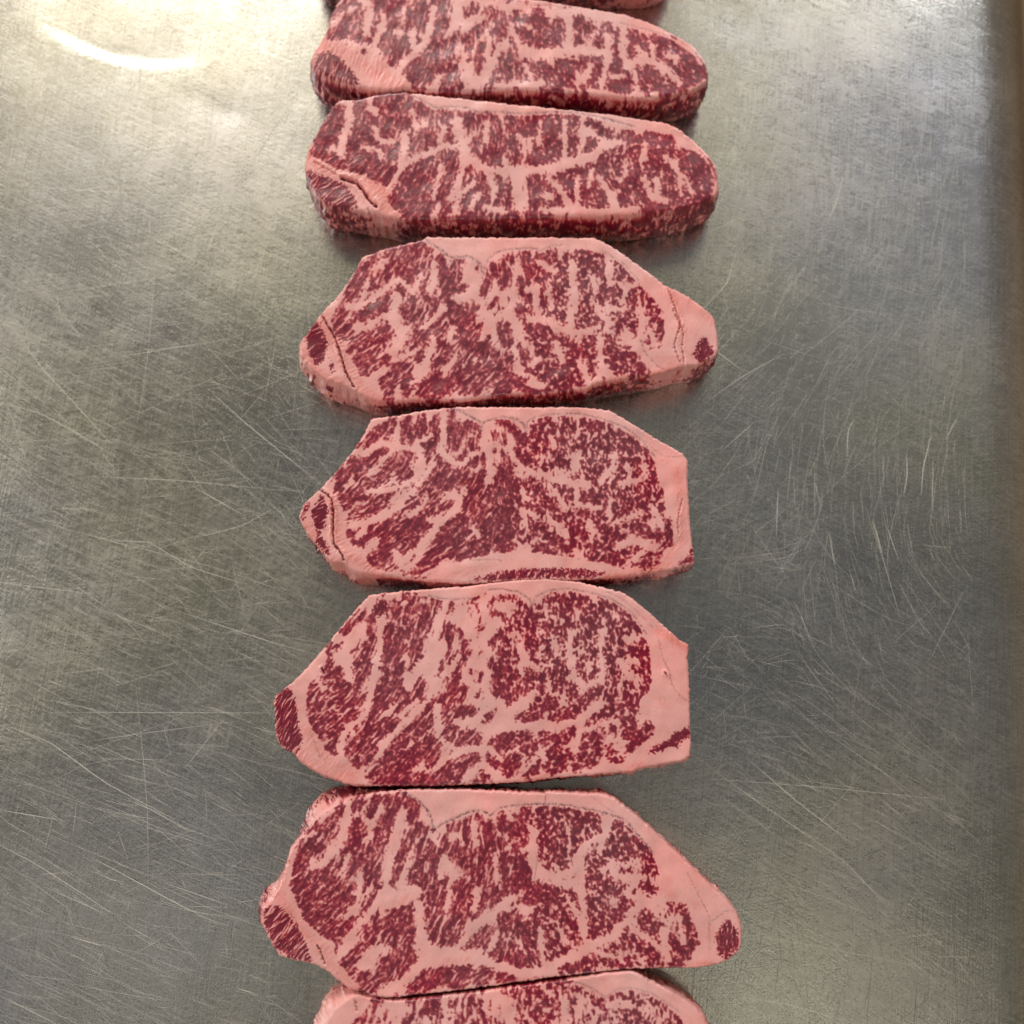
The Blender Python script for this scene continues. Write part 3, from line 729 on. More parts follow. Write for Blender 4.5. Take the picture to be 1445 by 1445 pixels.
# --- steak with the lean strip along its lower edge (rows 575-820)
L = Z(410, 565, 5); R = Z(695, 565, 5)
STEAKS.append(dict(seed=400, label='marbled steak with square-cut fat end and a separate lean strip along one long edge',
 outline=L(60,820, 100,720, 200,630, 300,520, 420,380, 520,230, 570,130, 620,115, 740,105, 900,75, 1150,45, 1440,43)+R(300,43, 600,45, 830,70, 1000,170, 1200,290, 1340,370, 1378,420, 1380,550, 1390,750, 1405,950, 1425,1090, 1418,1145, 1250,1195, 1000,1235, 800,1250, 500,1268, 300,1262, 0,1280)+L(1250,1290, 1000,1275, 800,1255, 620,1235, 450,1210, 380,1150, 280,1140, 200,1040, 110,930),
 eye=L(290,640, 300,540, 420,400, 450,330, 540,200, 640,140, 800,100, 950,80, 1150,55, 1240,100, 1340,162, 1440,128)+R(0,138, 70,120, 150,132, 225,170, 270,128, 400,102, 580,97, 750,127, 900,185, 1000,245, 1100,335, 1160,445, 1180,560, 1220,640, 1230,740, 1280,850, 1285,1030, 1220,1060, 1210,1150, 1100,1200, 960,1215, 900,1195, 800,1160, 700,1150, 550,1120, 350,1090, 150,1080, 0,1100)+L(1400,1105, 1250,1130, 1100,1190, 1000,1235, 850,1250, 780,1225, 640,1215, 540,1170, 520,1080, 420,1030, 380,960, 370,850, 345,740),
 tips=[(L(205,650, 250,690, 270,780, 245,880, 210,940, 270,1020, 285,1090, 230,1080, 165,985, 190,930, 150,850, 140,770, 200,700), 1.0), (R(1270,1175, 1380,1100, 1395,1000, 1420,1060, 1430,1140), 1.0), (L(1230,1275, 1330,1245, 1440,1215)+R(0,1215, 200,1190, 400,1180, 650,1185, 840,1225, 700,1252, 300,1258, 0,1275), 0.75), (L(60,830, 100,730, 150,700, 110,800, 90,850), 0.7)],
 tipnames=['side_muscle', 'end_muscle', 'lean_strip', 'edge_muscle'],
 lean_clumps=strokes((L, ((70,680,190,600,240,550,300),(40,480,320,470,360),(50,720,150,700,210),(60,830,140,800,200,780,310),(50,860,200,840,290),(50,930,130,900,260),(60,1030,140,1000,200),(90,1010,210,990,300,950,370,900,470),(60,1130,80,1120,200),(90,1180,190,1160,310),(80,1280,180,1290,330),(50,690,300,630,370,520,420),(90,480,420,380,500,330,600),(90,560,440,500,540),(120,820,400,800,500),(80,740,430,650,540,580,600),(50,700,480,560,600),(60,880,420,850,540),(60,1080,370,1050,440),(60,1150,420,1100,480),(50,1230,390,1200,440),(60,1340,400,1300,440),(60,1020,480,930,560,860,640),(50,1120,490,1000,590),(50,500,620,350,700),(60,590,650,480,680,380,740),(60,770,610,600,700,460,770),(50,680,700,580,780,420,840),(50,880,680,800,740,700,800,650,830),(60,960,610,920,700,860,760),(70,1230,510,1120,580,1040,660,950,760),(60,1250,550,1150,640),(50,1150,710,1090,760,900,800,790,860),(110,900,860,750,920,600,900),(90,960,920,820,1010,700,1050),(60,560,950,500,1000),(60,700,970,640,1040),(50,520,870,400,950),(50,470,990,440,1010),(110,600,1120,690,1130),(30,800,1170,800,1200),(50,850,1090,780,1150),(110,1180,860,1100,920,1040,1000),(90,1200,920,1150,1020,1060,1080),(90,1020,1080,950,1160,900,1220),(100,1330,1050,1200,1090),(60,1350,1000,1280,1030),(140,1290,680,1300,780),(120,1300,860,1360,920),(80,1420,860,1420,950),(60,1320,560,1380,480),(90,1360,640,1420,740),(90,1410,1000,1300,1090))),
  (R, ((40,20,240,20,300),(30,90,250,95,310),(50,60,150,110,180),(50,140,190,190,250),(70,200,270,210,370,240,470),(50,130,370,150,450),(80,40,380,40,460),(40,260,260,300,340),(130,90,520,60,620),(120,120,640,40,720),(110,150,600,140,700),(130,50,720,90,850),(130,140,760,120,900),(120,40,900,60,1000),(60,300,200,330,160),(70,380,130,350,200,330,270),(60,440,200,430,230),(50,370,270,380,350),(40,300,380,310,460),(60,400,450,350,490),(40,370,520,370,540),(60,500,120,540,170),(70,560,200,500,180),(40,480,280,460,300),(50,540,280,510,330),(50,450,360,480,440),(50,520,400,540,480,570,540),(45,590,340,650,360,660,430,630,490),(60,650,160,700,200),(60,640,260,650,300),(50,730,220,740,280),(60,700,310,750,350),(70,820,200,840,260,810,320),(60,760,150,800,200),(90,920,230,1000,300,1080,340),(70,910,340,980,390),(60,1100,400,1150,450),(70,1140,490,1160,560),(60,1000,420,1010,520),(70,900,490,940,450,900,520),(50,910,420),(60,710,430,720,460),(70,800,440,790,540),(40,820,370),(80,700,520,710,590),(40,790,590,790,610),(100,280,560,310,640,340,700),(70,430,560,430,610),(60,470,640,460,680),(60,540,630,530,690,570,740),(40,625,650,630,740),(80,700,660,700,730),(60,770,650,790,720),(60,870,590,880,650),(50,930,600,920,680),(40,970,600),(60,1050,580,1080,610),(90,1040,670,1050,740),(50,1120,690,1200,640),(60,960,720,940,770),(60,870,720,850,780),(50,1180,740,1190,780),(60,190,730,240,760),(60,350,740,330,780),(80,430,740,460,810),(70,540,800,550,900,530,930),(50,620,800,620,870),(50,680,790,690,830),(80,760,800,770,900,800,930),(70,290,830,320,850,280,930,220,960),(120,390,930,440,1000,340,1060),(40,390,870,390,900),(110,580,1000,540,1060,480,1090),(70,610,900,650,940),(100,720,1020,720,1110),(90,900,850,980,840,1010,900),(80,870,910,830,990,820,1110),(60,930,970,870,1040),(90,900,1080,880,1160),(40,960,1050,1040,1060,1100,1100,1180,1090),(40,990,1130,1080,1170,1160,1160),(60,1090,820,1090,900),(50,1050,960,1110,970),(60,1150,920,1160,960),(80,1250,870,1260,960,1240,1030),(40,540,1125,640,1140),(45,80,1060,140,1030)))),
 veins=[(L(430,360, 520,375, 640,300, 760,330, 900,340, 930,420, 890,500), 8), (L(760,200, 745,330), 8), (L(1085,100, 1075,300, 1060,360), 7), (L(1060,360, 1180,460, 1310,370), 7), (L(540,640, 660,640, 790,600, 870,560, 960,480), 6), (L(1215,640, 1150,770, 1030,890, 960,990, 880,1070, 780,1130), 9), (L(880,640, 800,680, 720,780, 620,840, 430,880), 10), (L(970,690, 900,780, 830,810), 6), (L(1090,690, 1170,660), 12), (L(530,880, 480,960), 9), (L(740,1080, 800,1180, 860,1160), 9), (L(600,980, 560,1040), 8), (L(1380,200, 1410,400, 1400,540), 7), (L(640,440, 560,520), 5), (L(1000,250, 900,290), 5), (L(1330,960, 1290,900), 7), (L(870,480, 930,410), 7), (L(1020,440, 900,600), 4),
  (R(595,390, 575,490), 12), (R(860,370, 855,470, 770,560), 8), (R(230,500, 480,560, 600,595, 680,600), 9), (R(400,600, 480,700, 520,760), 6), (R(400,840, 470,900, 530,950), 9), (R(690,850, 700,960), 6), (R(880,1040, 1000,975, 1100,1010, 1150,1040), 10), (R(100,330, 150,400, 215,490), 7), (R(120,250, 120,350), 7), (R(1110,860, 1130,900), 7), (R(600,640, 590,740, 760,760), 6), (R(950,460, 960,490), 8), (R(830,700, 830,820), 5), (R(1150,780, 1200,900), 6), (R(420,260, 440,330), 6), (R(650,1130, 590,1060), 9), (R(200,770, 330,830), 6), (R(1050,560, 900,600), 6), (R(30,300, 50,430), 6), (R(1000,1120, 1050,1080), 8), (R(850,870, 1050,800), 4)],
 ruddy=[(L(300,700, 320,950, 400,1080, 520,1160, 640,1230), 20, 0.8), (R(1300,500, 1330,800, 1330,1000, 1230,1110), 14, 0.7), (R(950,1220, 1250,1150), 12, 0.8), (R(800,1245, 1200,1190), 8, 0.9), (L(120,900, 250,1130, 340,1130), 14, 0.6), (L(1050,1240, 1400,1180), 12, 0.4)],
 membrane=[(L(1150,52, 1250,105, 1345,160, 1345,220), 1.4, 0.7), (L(1345,165, 1390,145, 1440,128)+R(0,136, 70,118, 160,132, 225,172, 235,250), 1.0, 0.75), (R(238,180, 260,140, 310,118, 400,101, 600,95, 750,125, 930,190, 1050,280, 1150,400), 0.9, 0.65), (R(1060,270, 1130,340, 1220,400, 1330,400), 0.7, 0.3), (L(1260,1130, 1400,1125)+R(0,1125, 60,1130), 0.7, 0.4)],
 crack=[(L(200,625, 285,690, 300,800, 298,950, 310,1020, 360,1080, 375,1130), 1.2, 0.75), (R(1340,700, 1310,850, 1315,950), 0.8, 0.3)],
 grain=[(470,680,50),(480,730,22),(520,760,35),(560,700,35),(590,620,75),(640,610,80),(600,770,40),(650,700,50),(640,790,30),(720,640,100),(740,700,105),(780,620,95),(850,640,95),(800,720,90),(900,640,120),(760,760,65),(880,740,75),(920,790,40),(840,780,60)],
 leanspots=[(560,770,45,0.3),(660,750,40,0.35),(700,740,40,0.25),(900,640,40,0.2),(620,630,40,0.1)], len=30, flare=[(500,808,40,0.002)]))
# --- the pointed one with a triangular dark spot in its fat tip (rows 335-580)
L = Z(415, 325, 5); R = Z(730, 325, 5)
STEAKS.append(dict(seed=300, label='marbled steak with two pointed ends and small dark triangular muscle in its creased fat tip',
 outline=L(40,790, 70,750, 180,600, 330,430, 450,240, 480,190, 620,130, 900,60, 940,40, 1100,43, 1440,45)+R(200,45, 540,50, 700,130, 900,270, 1060,390, 1200,460, 1380,600, 1410,700, 1420,840, 1395,885, 1270,950, 1150,965, 1000,1010, 800,1042, 560,1080, 480,1120, 300,1135, 150,1155, 0,1150)+L(1440,1160, 1300,1180, 1180,1200, 900,1195, 640,1210, 520,1185, 400,1115, 220,1050, 120,980, 50,880),
 eye=L(240,640, 330,480, 350,430, 380,360, 450,250, 600,150, 750,100, 900,65, 1000,120, 1110,190, 1230,190, 1300,230, 1338,305, 1360,230, 1440,152)+R(0,132, 100,128, 172,147, 230,113, 330,103, 460,122, 620,160, 740,232, 850,362, 960,470, 1040,570, 1050,730, 1025,840, 960,845, 920,900, 950,1000, 800,1030, 560,1060, 430,1110, 150,1140, 0,1145)+L(1300,1170, 1180,1195, 900,1190, 830,1190, 640,1200, 600,1130, 580,1050, 450,1040, 420,950, 330,840, 270,720),
 tips=[(L(80,735, 160,640, 210,700, 240,790, 210,930, 150,960, 95,850), 1.0), (R(1310,742, 1350,780, 1397,870, 1280,945, 1240,880, 1260,810), 1.1), (L(250,900, 275,910, 290,1010, 260,1020), 0.3)],
 tipnames=['side_muscle', 'end_muscle', 'thin_muscle'],
 lean_clumps=strokes((L, ((90,560,170,500,260,440,340),(70,680,140,640,220,620,330),(100,440,370,400,470),(90,520,340,540,440),(60,650,300,640,400),(70,780,110,740,200,700,260),(80,880,100,830,180,770,260,780,420),(60,950,130,900,200),(90,930,250,880,380,870,450),(60,850,280,830,350),(60,1030,210,1050,300,1040,370),(90,1130,280,1110,400,1070,470),(50,1150,200,1200,210),(30,980,370,970,400),(70,720,400,650,500,590,620),(70,520,520,480,620),(60,600,490,560,600),(60,960,440,950,520),(90,800,530,770,620),(80,880,560,850,640),(60,990,510,980,620,870,760),(150,300,560,340,680),(60,400,580,420,620),(90,330,740,450,740),(100,640,660,540,760,430,850),(90,700,760,600,850,470,930),(80,560,900,460,980),(40,460,1020,500,1030),(80,890,740,820,780),(50,840,850,730,890,640,930),(60,620,950,580,980),(130,760,980,640,1050,650,1150),(80,800,1040,790,1130),(100,1050,660,930,780,900,880),(90,1180,500,1100,600),(130,1170,560,1150,660,1060,760),(90,1060,800,1000,880),(100,1210,760,1200,860),(60,1100,850,980,940),(90,1060,920,960,1030,900,1120),(110,1200,960,1080,1080,960,1150),(140,1300,1000,1200,1080),(80,1200,420,1190,470),(100,1250,560,1240,620),(90,1300,640,1260,720),(110,1330,780,1330,860),(110,1390,880,1400,960),(110,1400,1040,1300,1100),(50,1370,340,1330,440),(60,1400,260,1430,300),(70,1500,300,1480,380),(60,1490,230,1530,200),(80,1500,900,1490,1000),(80,1480,680,1500,780),(90,1540,1060,1450,1120))),
  (R, ((70,60,180,90,290),(40,150,180,160,270),(60,30,360,60,470),(70,20,560,70,630),(50,120,440,110,560),(40,90,360),(50,160,360,190,400),(60,180,470,200,550,230,610),(60,240,150,230,220),(50,290,230,330,290),(60,350,190,350,220),(40,200,320,240,310),(130,320,360,320,420),(80,270,470,290,560),(80,330,540,320,660),(90,450,180,440,290),(120,540,200,540,280),(80,580,260,600,380),(60,440,370,460,400),(50,490,300,500,400),(60,470,420,500,500),(80,720,230,770,300),(60,680,320,690,380),(100,760,350,830,370),(80,660,420,640,400),(60,550,430,570,440),(50,600,500,620,480),(60,470,530,480,600,550,660),(60,570,570,620,620),(90,440,640,450,710),(60,560,640,580,670),(70,720,450,740,500),(60,800,440,830,560),(50,690,520,700,580),(50,890,430,900,440),(60,920,500,920,560),(60,990,510,1010,570),(60,760,590,750,690),(60,700,640,710,700),(50,830,620,840,740),(60,960,640,1030,640),(40,910,690,920,790,970,820),(40,960,720,1000,740),(30,1030,800,1030,820),(60,1020,680,1040,710),(80,90,710,130,760),(110,200,740,180,860),(40,300,720,300,760),(70,170,660,190,700),(60,30,800,60,920),(60,90,980),(60,150,980),(90,350,800,360,880),(70,430,840,430,910),(70,560,740,500,810,500,900,550,900),(80,510,990,500,1000),(70,640,770,640,900),(70,690,800,690,850),(100,680,930,720,960),(70,740,870,800,860),(70,830,910,870,940),(60,800,1010,900,1000),(80,260,920,240,960),(130,220,1030,300,1020),(90,380,980,400,1050),(80,30,1080,60,1100),(70,300,1100,430,1080),(60,100,1140,200,1140)))),
 veins=[(L(690,610, 760,720, 740,800, 700,850), 17), (L(720,460, 700,580), 9), (L(430,680, 520,690, 640,600), 9), (L(380,530, 450,540, 600,440, 720,360), 8), (L(985,250, 990,370, 960,440), 9), (L(985,770, 940,920, 870,1020), 9), (L(1060,550, 960,650, 900,690), 6), (L(1130,900, 1060,1020), 7), (L(760,360, 840,450, 900,330), 6), (L(1120,690, 1090,770), 8), (L(640,980, 560,1030), 8), (L(1290,370, 1230,470, 1160,480), 14), (L(1350,560, 1300,640), 9), (L(740,1110, 730,1170), 8), (L(580,270, 640,220), 8), (L(850,860, 700,920), 5), (L(840,1080, 950,980), 7), (L(1240,260, 1270,330), 12), (L(530,330, 480,480), 4), (L(1380,600, 1330,760), 8),
  (R(390,240, 400,450, 385,600, 370,690), 11), (R(645,220, 660,370), 8), (R(80,620, 230,640, 280,690, 400,720, 480,720, 570,690), 9), (R(580,750, 590,920), 8), (R(860,560, 880,640, 880,760), 11), (R(560,560, 650,660), 7), (R(270,830, 320,910), 9), (R(90,960, 160,900), 6), (R(760,720, 850,830, 920,900, 990,980), 14), (R(940,720, 970,800), 9), (R(450,940, 500,1060), 8), (R(150,230, 260,290), 8), (R(60,420, 140,400, 130,560), 7), (R(530,330, 560,420), 5), (R(780,400, 740,520), 6), (R(720,380, 840,390), 4), (R(560,540, 760,560), 5), (R(250,560, 220,420), 5), (R(80,1080, 180,1100), 8), (R(0,720, 60,820), 6)],
 ruddy=[(L(200,620, 300,820, 370,980, 480,1130, 600,1200), 20, 0.85), (L(60,860, 160,1000, 330,1080), 14, 0.8), (R(1090,420, 1150,600, 1160,800, 1150,940), 12, 0.6), (R(560,1080, 900,1020, 1150,960), 9, 0.8), (R(1200,480, 1380,640), 22, 0.4), (L(50,790, 90,830), 12, 0.6), (L(860,1190, 880,1200), 12, 0.8)],
 membrane=[(L(930,68, 1020,130, 1110,190, 1230,190, 1310,240, 1340,315), 1.5, 0.7), (L(1338,320, 1345,260, 1380,200, 1440,152)+R(0,130, 100,127, 172,147), 0.8, 0.75), (R(180,140, 240,112, 330,102), 0.7, 0.4), (R(600,150, 740,230, 860,360), 0.9, 0.4), (R(870,780, 910,870, 1000,960, 1040,985), 0.9, 0.55), (L(1110,190, 1110,250), 1.2, 0.5)],
 crack=[(L(195,600, 280,740, 320,850, 365,1000, 425,1110), 1.1, 0.7), (R(1060,400, 1105,520, 1150,660, 1110,810, 1150,930), 0.9, 0.42), (R(1100,560, 1170,720, 1165,830, 1180,950), 0.8, 0.4)],
 grain=[(490,450,60),(470,480,20),(500,520,20),(540,500,45),(560,420,70),(600,380,65),(620,430,65),(560,550,40),(640,480,50),(640,550,50),(700,460,60),(740,400,105),(800,400,95),(860,400,105),(900,440,100),(760,480,85),(820,520,70),(700,540,40),(880,500,75),(930,440,60)],
 leanspots=[(640,545,60,0.4),(500,500,30,0.2),(830,360,40,0.25),(640,440,40,0.2),(790,540,50,0.2)], len=28, flare=[(430,500,40,0.0025),(470,555,40,0.003)]))
# --- the long narrow one with the open split (rows 128-345)
L = Z(425, 120, 5); R = Z(735, 120, 5)
STEAKS.append(dict(seed=200, thread=-0.05, grow=5.2, label='long narrow marbled steak with an open split beside its dark side muscle',
 outline=L(25,540, 60,420, 110,330, 220,150, 270,105, 400,95, 560,60, 740,45, 900,65, 1200,95, 1440,125)+R(300,165, 650,205, 1000,260, 1120,310, 1230,390, 1320,490, 1380,580, 1395,700, 1390,765, 1300,820, 1100,880, 900,905, 780,920, 600,925, 300,925, 0,935)+L(1440,935, 1200,945, 1000,945, 700,945, 560,915, 420,890, 300,865, 180,840, 90,740, 35,640),
 eye=L(50,500, 90,400, 120,320, 230,160, 280,115, 420,98, 600,65, 740,55, 860,110, 930,162, 1040,157, 1200,172, 1440,192)+R(0,207, 250,192, 420,202, 600,250, 780,300, 900,310, 1080,345, 1120,425, 1250,465, 1340,560, 1380,680, 1370,770, 1300,815, 1100,875, 900,900, 600,920, 0,940)+L(1440,940, 700,945, 620,850, 540,720, 420,640, 250,600, 110,530),
 tips=[(L(30,600, 70,600, 160,640, 300,690, 370,770, 415,870, 330,880, 200,860, 100,770, 40,680), 0.75)],
 lean_clumps=strokes((L, ((110,270,210,200,290),(120,150,370,230,370),(90,130,480,230,560),(60,230,460,250,400),(100,420,150,400,220),(110,380,290,350,370),(130,480,260,450,340),(120,600,110,560,200),(130,640,220,600,300),(140,700,100,700,240),(90,560,330,590,350),(130,420,450,460,520),(120,360,540,450,600),(130,560,470,550,560),(110,640,440,640,560),(100,560,620,620,640),(60,790,150,860,160),(110,850,200,900,170),(90,800,250,860,300),(90,930,320,880,400),(60,940,200,1000,220),(50,1040,230,1050,280),(60,800,370,790,470),(70,880,420,930,390),(80,1040,370,1060,420),(40,1090,210),(60,1170,200,1200,230),(70,1160,290,1170,350),(60,1270,220,1280,330),(60,1230,400,1240,520),(60,1350,220,1370,340),(60,1300,420,1290,490),(80,1350,440,1360,500),(50,1300,555,1370,560),(50,1430,380,1420,460),(110,950,500,860,580,780,640),(90,1070,520,1060,640),(100,900,600,820,720),(110,720,680,680,800),(130,850,750,780,860),(100,1030,680,1000,800,980,880),(70,900,880),(60,640,830),(70,1170,600,1150,700),(50,1100,720,1090,800),(60,1190,720,1150,860),(100,1270,680,1300,790),(60,1230,870,1200,930),(60,1370,650,1390,680),(40,1380,780,1380,840),(60,1440,700,1450,820),(70,1480,240,1480,340),(60,1500,420,1510,520),(60,760,910,860,920),(60,1040,930,1300,930),(60,1400,920,1500,920))),
  (R, ((60,20,240,30,330),(60,100,240,90,330),(50,150,330,180,380),(60,190,230,180,320),(80,240,250,220,330),(60,100,440,80,540),(110,230,420,210,500),(60,160,540,200,540),(70,340,250,370,260),(60,350,360,360,460),(60,500,410,490,460),(30,480,260,560,300),(30,560,330,640,350),(60,590,500,590,560),(30,640,480,700,510),(40,690,560,690,610),(60,540,590,590,640),(90,90,680,80,730),(80,200,690,210,740),(80,110,820,90,840),(90,320,640,350,720,370,770),(40,400,610,410,670),(50,470,590,460,650,490,730),(40,440,740),(70,450,820,450,840),(70,550,710,570,780),(70,580,830,550,850),(40,280,800,320,880),(60,210,850),(40,660,700),(60,770,700,730,780,720,840),(50,760,600,770,640),(50,830,590,840,640),(60,840,740,870,800),(50,800,850),(40,690,430),(90,930,360,1040,370),(60,1040,440,1060,480),(60,920,470,960,500),(90,930,580,900,660),(60,1020,520,1050,600),(60,940,700),(50,1020,690,1000,760),(60,1080,650),(60,1070,780,1060,840),(110,1180,500,1260,560),(90,1290,560,1330,610),(70,1150,600,1160,660),(100,1240,680,1290,720),(60,1180,720),(60,900,870),(60,970,860,990,870),(80,830,420,800,480),(50,760,350,700,380),(60,790,400,830,400),(60,1100,850,1300,780),(40,60,920,200,900)))),
 veins=[(L(340,150, 335,280, 295,380, 280,490), 11), (L(480,160, 530,190), 8), (L(520,310, 560,390, 640,400), 5), (L(740,390, 720,530, 695,600), 11), (L(760,540, 900,480, 1000,430, 1110,440), 6), (L(1090,260, 1150,400, 1150,520), 14), (L(1225,330, 1170,410), 6), (L(1150,540, 1110,680, 1060,800), 8), (L(700,600, 640,700, 610,780), 5), (L(780,180, 820,310), 5), (L(1180,520, 1300,600, 1440,610), 10), (L(1220,690, 1130,760, 1090,900), 5), (L(1340,640, 1360,800), 7), (L(990,560, 960,700, 930,800), 4), (L(1010,310, 980,400), 6), (L(960,850, 940,930), 5), (L(850,250, 880,280), 6), (L(200,470, 230,430), 6), (L(1310,250, 1300,400), 5), (L(1250,760, 1190,880), 4), (L(430,440, 560,460), 4), (L(1300,860, 1440,900), 6), (L(560,480, 560,520), 4),
  (R(0,600, 100,600, 300,570, 480,510, 620,420, 690,410), 10), (R(200,660, 280,740, 350,860), 7), (R(20,620, 40,860), 5), (R(590,700, 640,800, 680,870), 7), (R(870,660, 900,740, 950,800, 1030,820), 8), (R(1010,500, 1090,560, 1130,700), 6), (R(400,640, 400,900), 5), (R(310,250, 310,480), 4), (R(70,380, 60,480), 4), (R(880,430, 860,520), 6), (R(150,880, 350,885), 7), (R(400,890, 650,895, 820,870), 8), (R(960,660, 970,760), 6), (R(500,600, 480,720), 3), (R(430,340, 440,400), 6), (R(140,260, 130,420), 3.5), (R(180,780, 210,780), 8), (R(730,560, 740,640), 4), (R(560,650, 590,720), 4), (R(1150,640, 1210,760), 5)],
 ruddy=[(L(60,480, 200,600, 400,690, 520,800, 640,900), 18, 0.9), (L(400,680, 560,740, 640,860, 690,930), 18, 1.0), (R(400,915, 700,915, 900,890, 1100,860), 8, 0.7), (R(0,930, 300,925), 8, 0.6), (L(150,850, 240,860), 10, 0.6), (R(1380,600, 1390,760), 9, 0.7)],
 membrane=[(L(790,78, 880,120, 940,160, 1050,155, 1160,160, 1260,190, 1440,195)+R(0,205, 250,190, 420,197, 700,268, 800,295), 1.1, 0.62), (R(300,165, 560,230, 800,290), 0.6, 0.25)],
 crack=[(L(285,655, 385,690, 430,735, 475,805, 530,860), 1.8, 1.0), (L(90,540, 280,650), 0.9, 0.35), (L(470,880, 500,930), 1.2, 0.4)],
 grain=[(460,190,65),(480,250,30),(520,180,65),(550,230,70),(600,180,75),(620,260,65),(660,200,90),(660,270,70),(720,180,95),(760,200,85),(800,200,85),(860,200,75),(720,260,85),(800,260,80),(860,260,110),(930,220,115),(980,250,125),(950,280,80),(560,290,40)],
 leanspots=[(530,200,60,0.55),(590,280,60,0.6),(460,200,30,0.5),(990,250,40,0.25),(640,260,30,0.4)], clump=0.9, len=20, cell=0.75,
 flare=[(440,290,40,0.002),(900,300,90,0.0015)]))
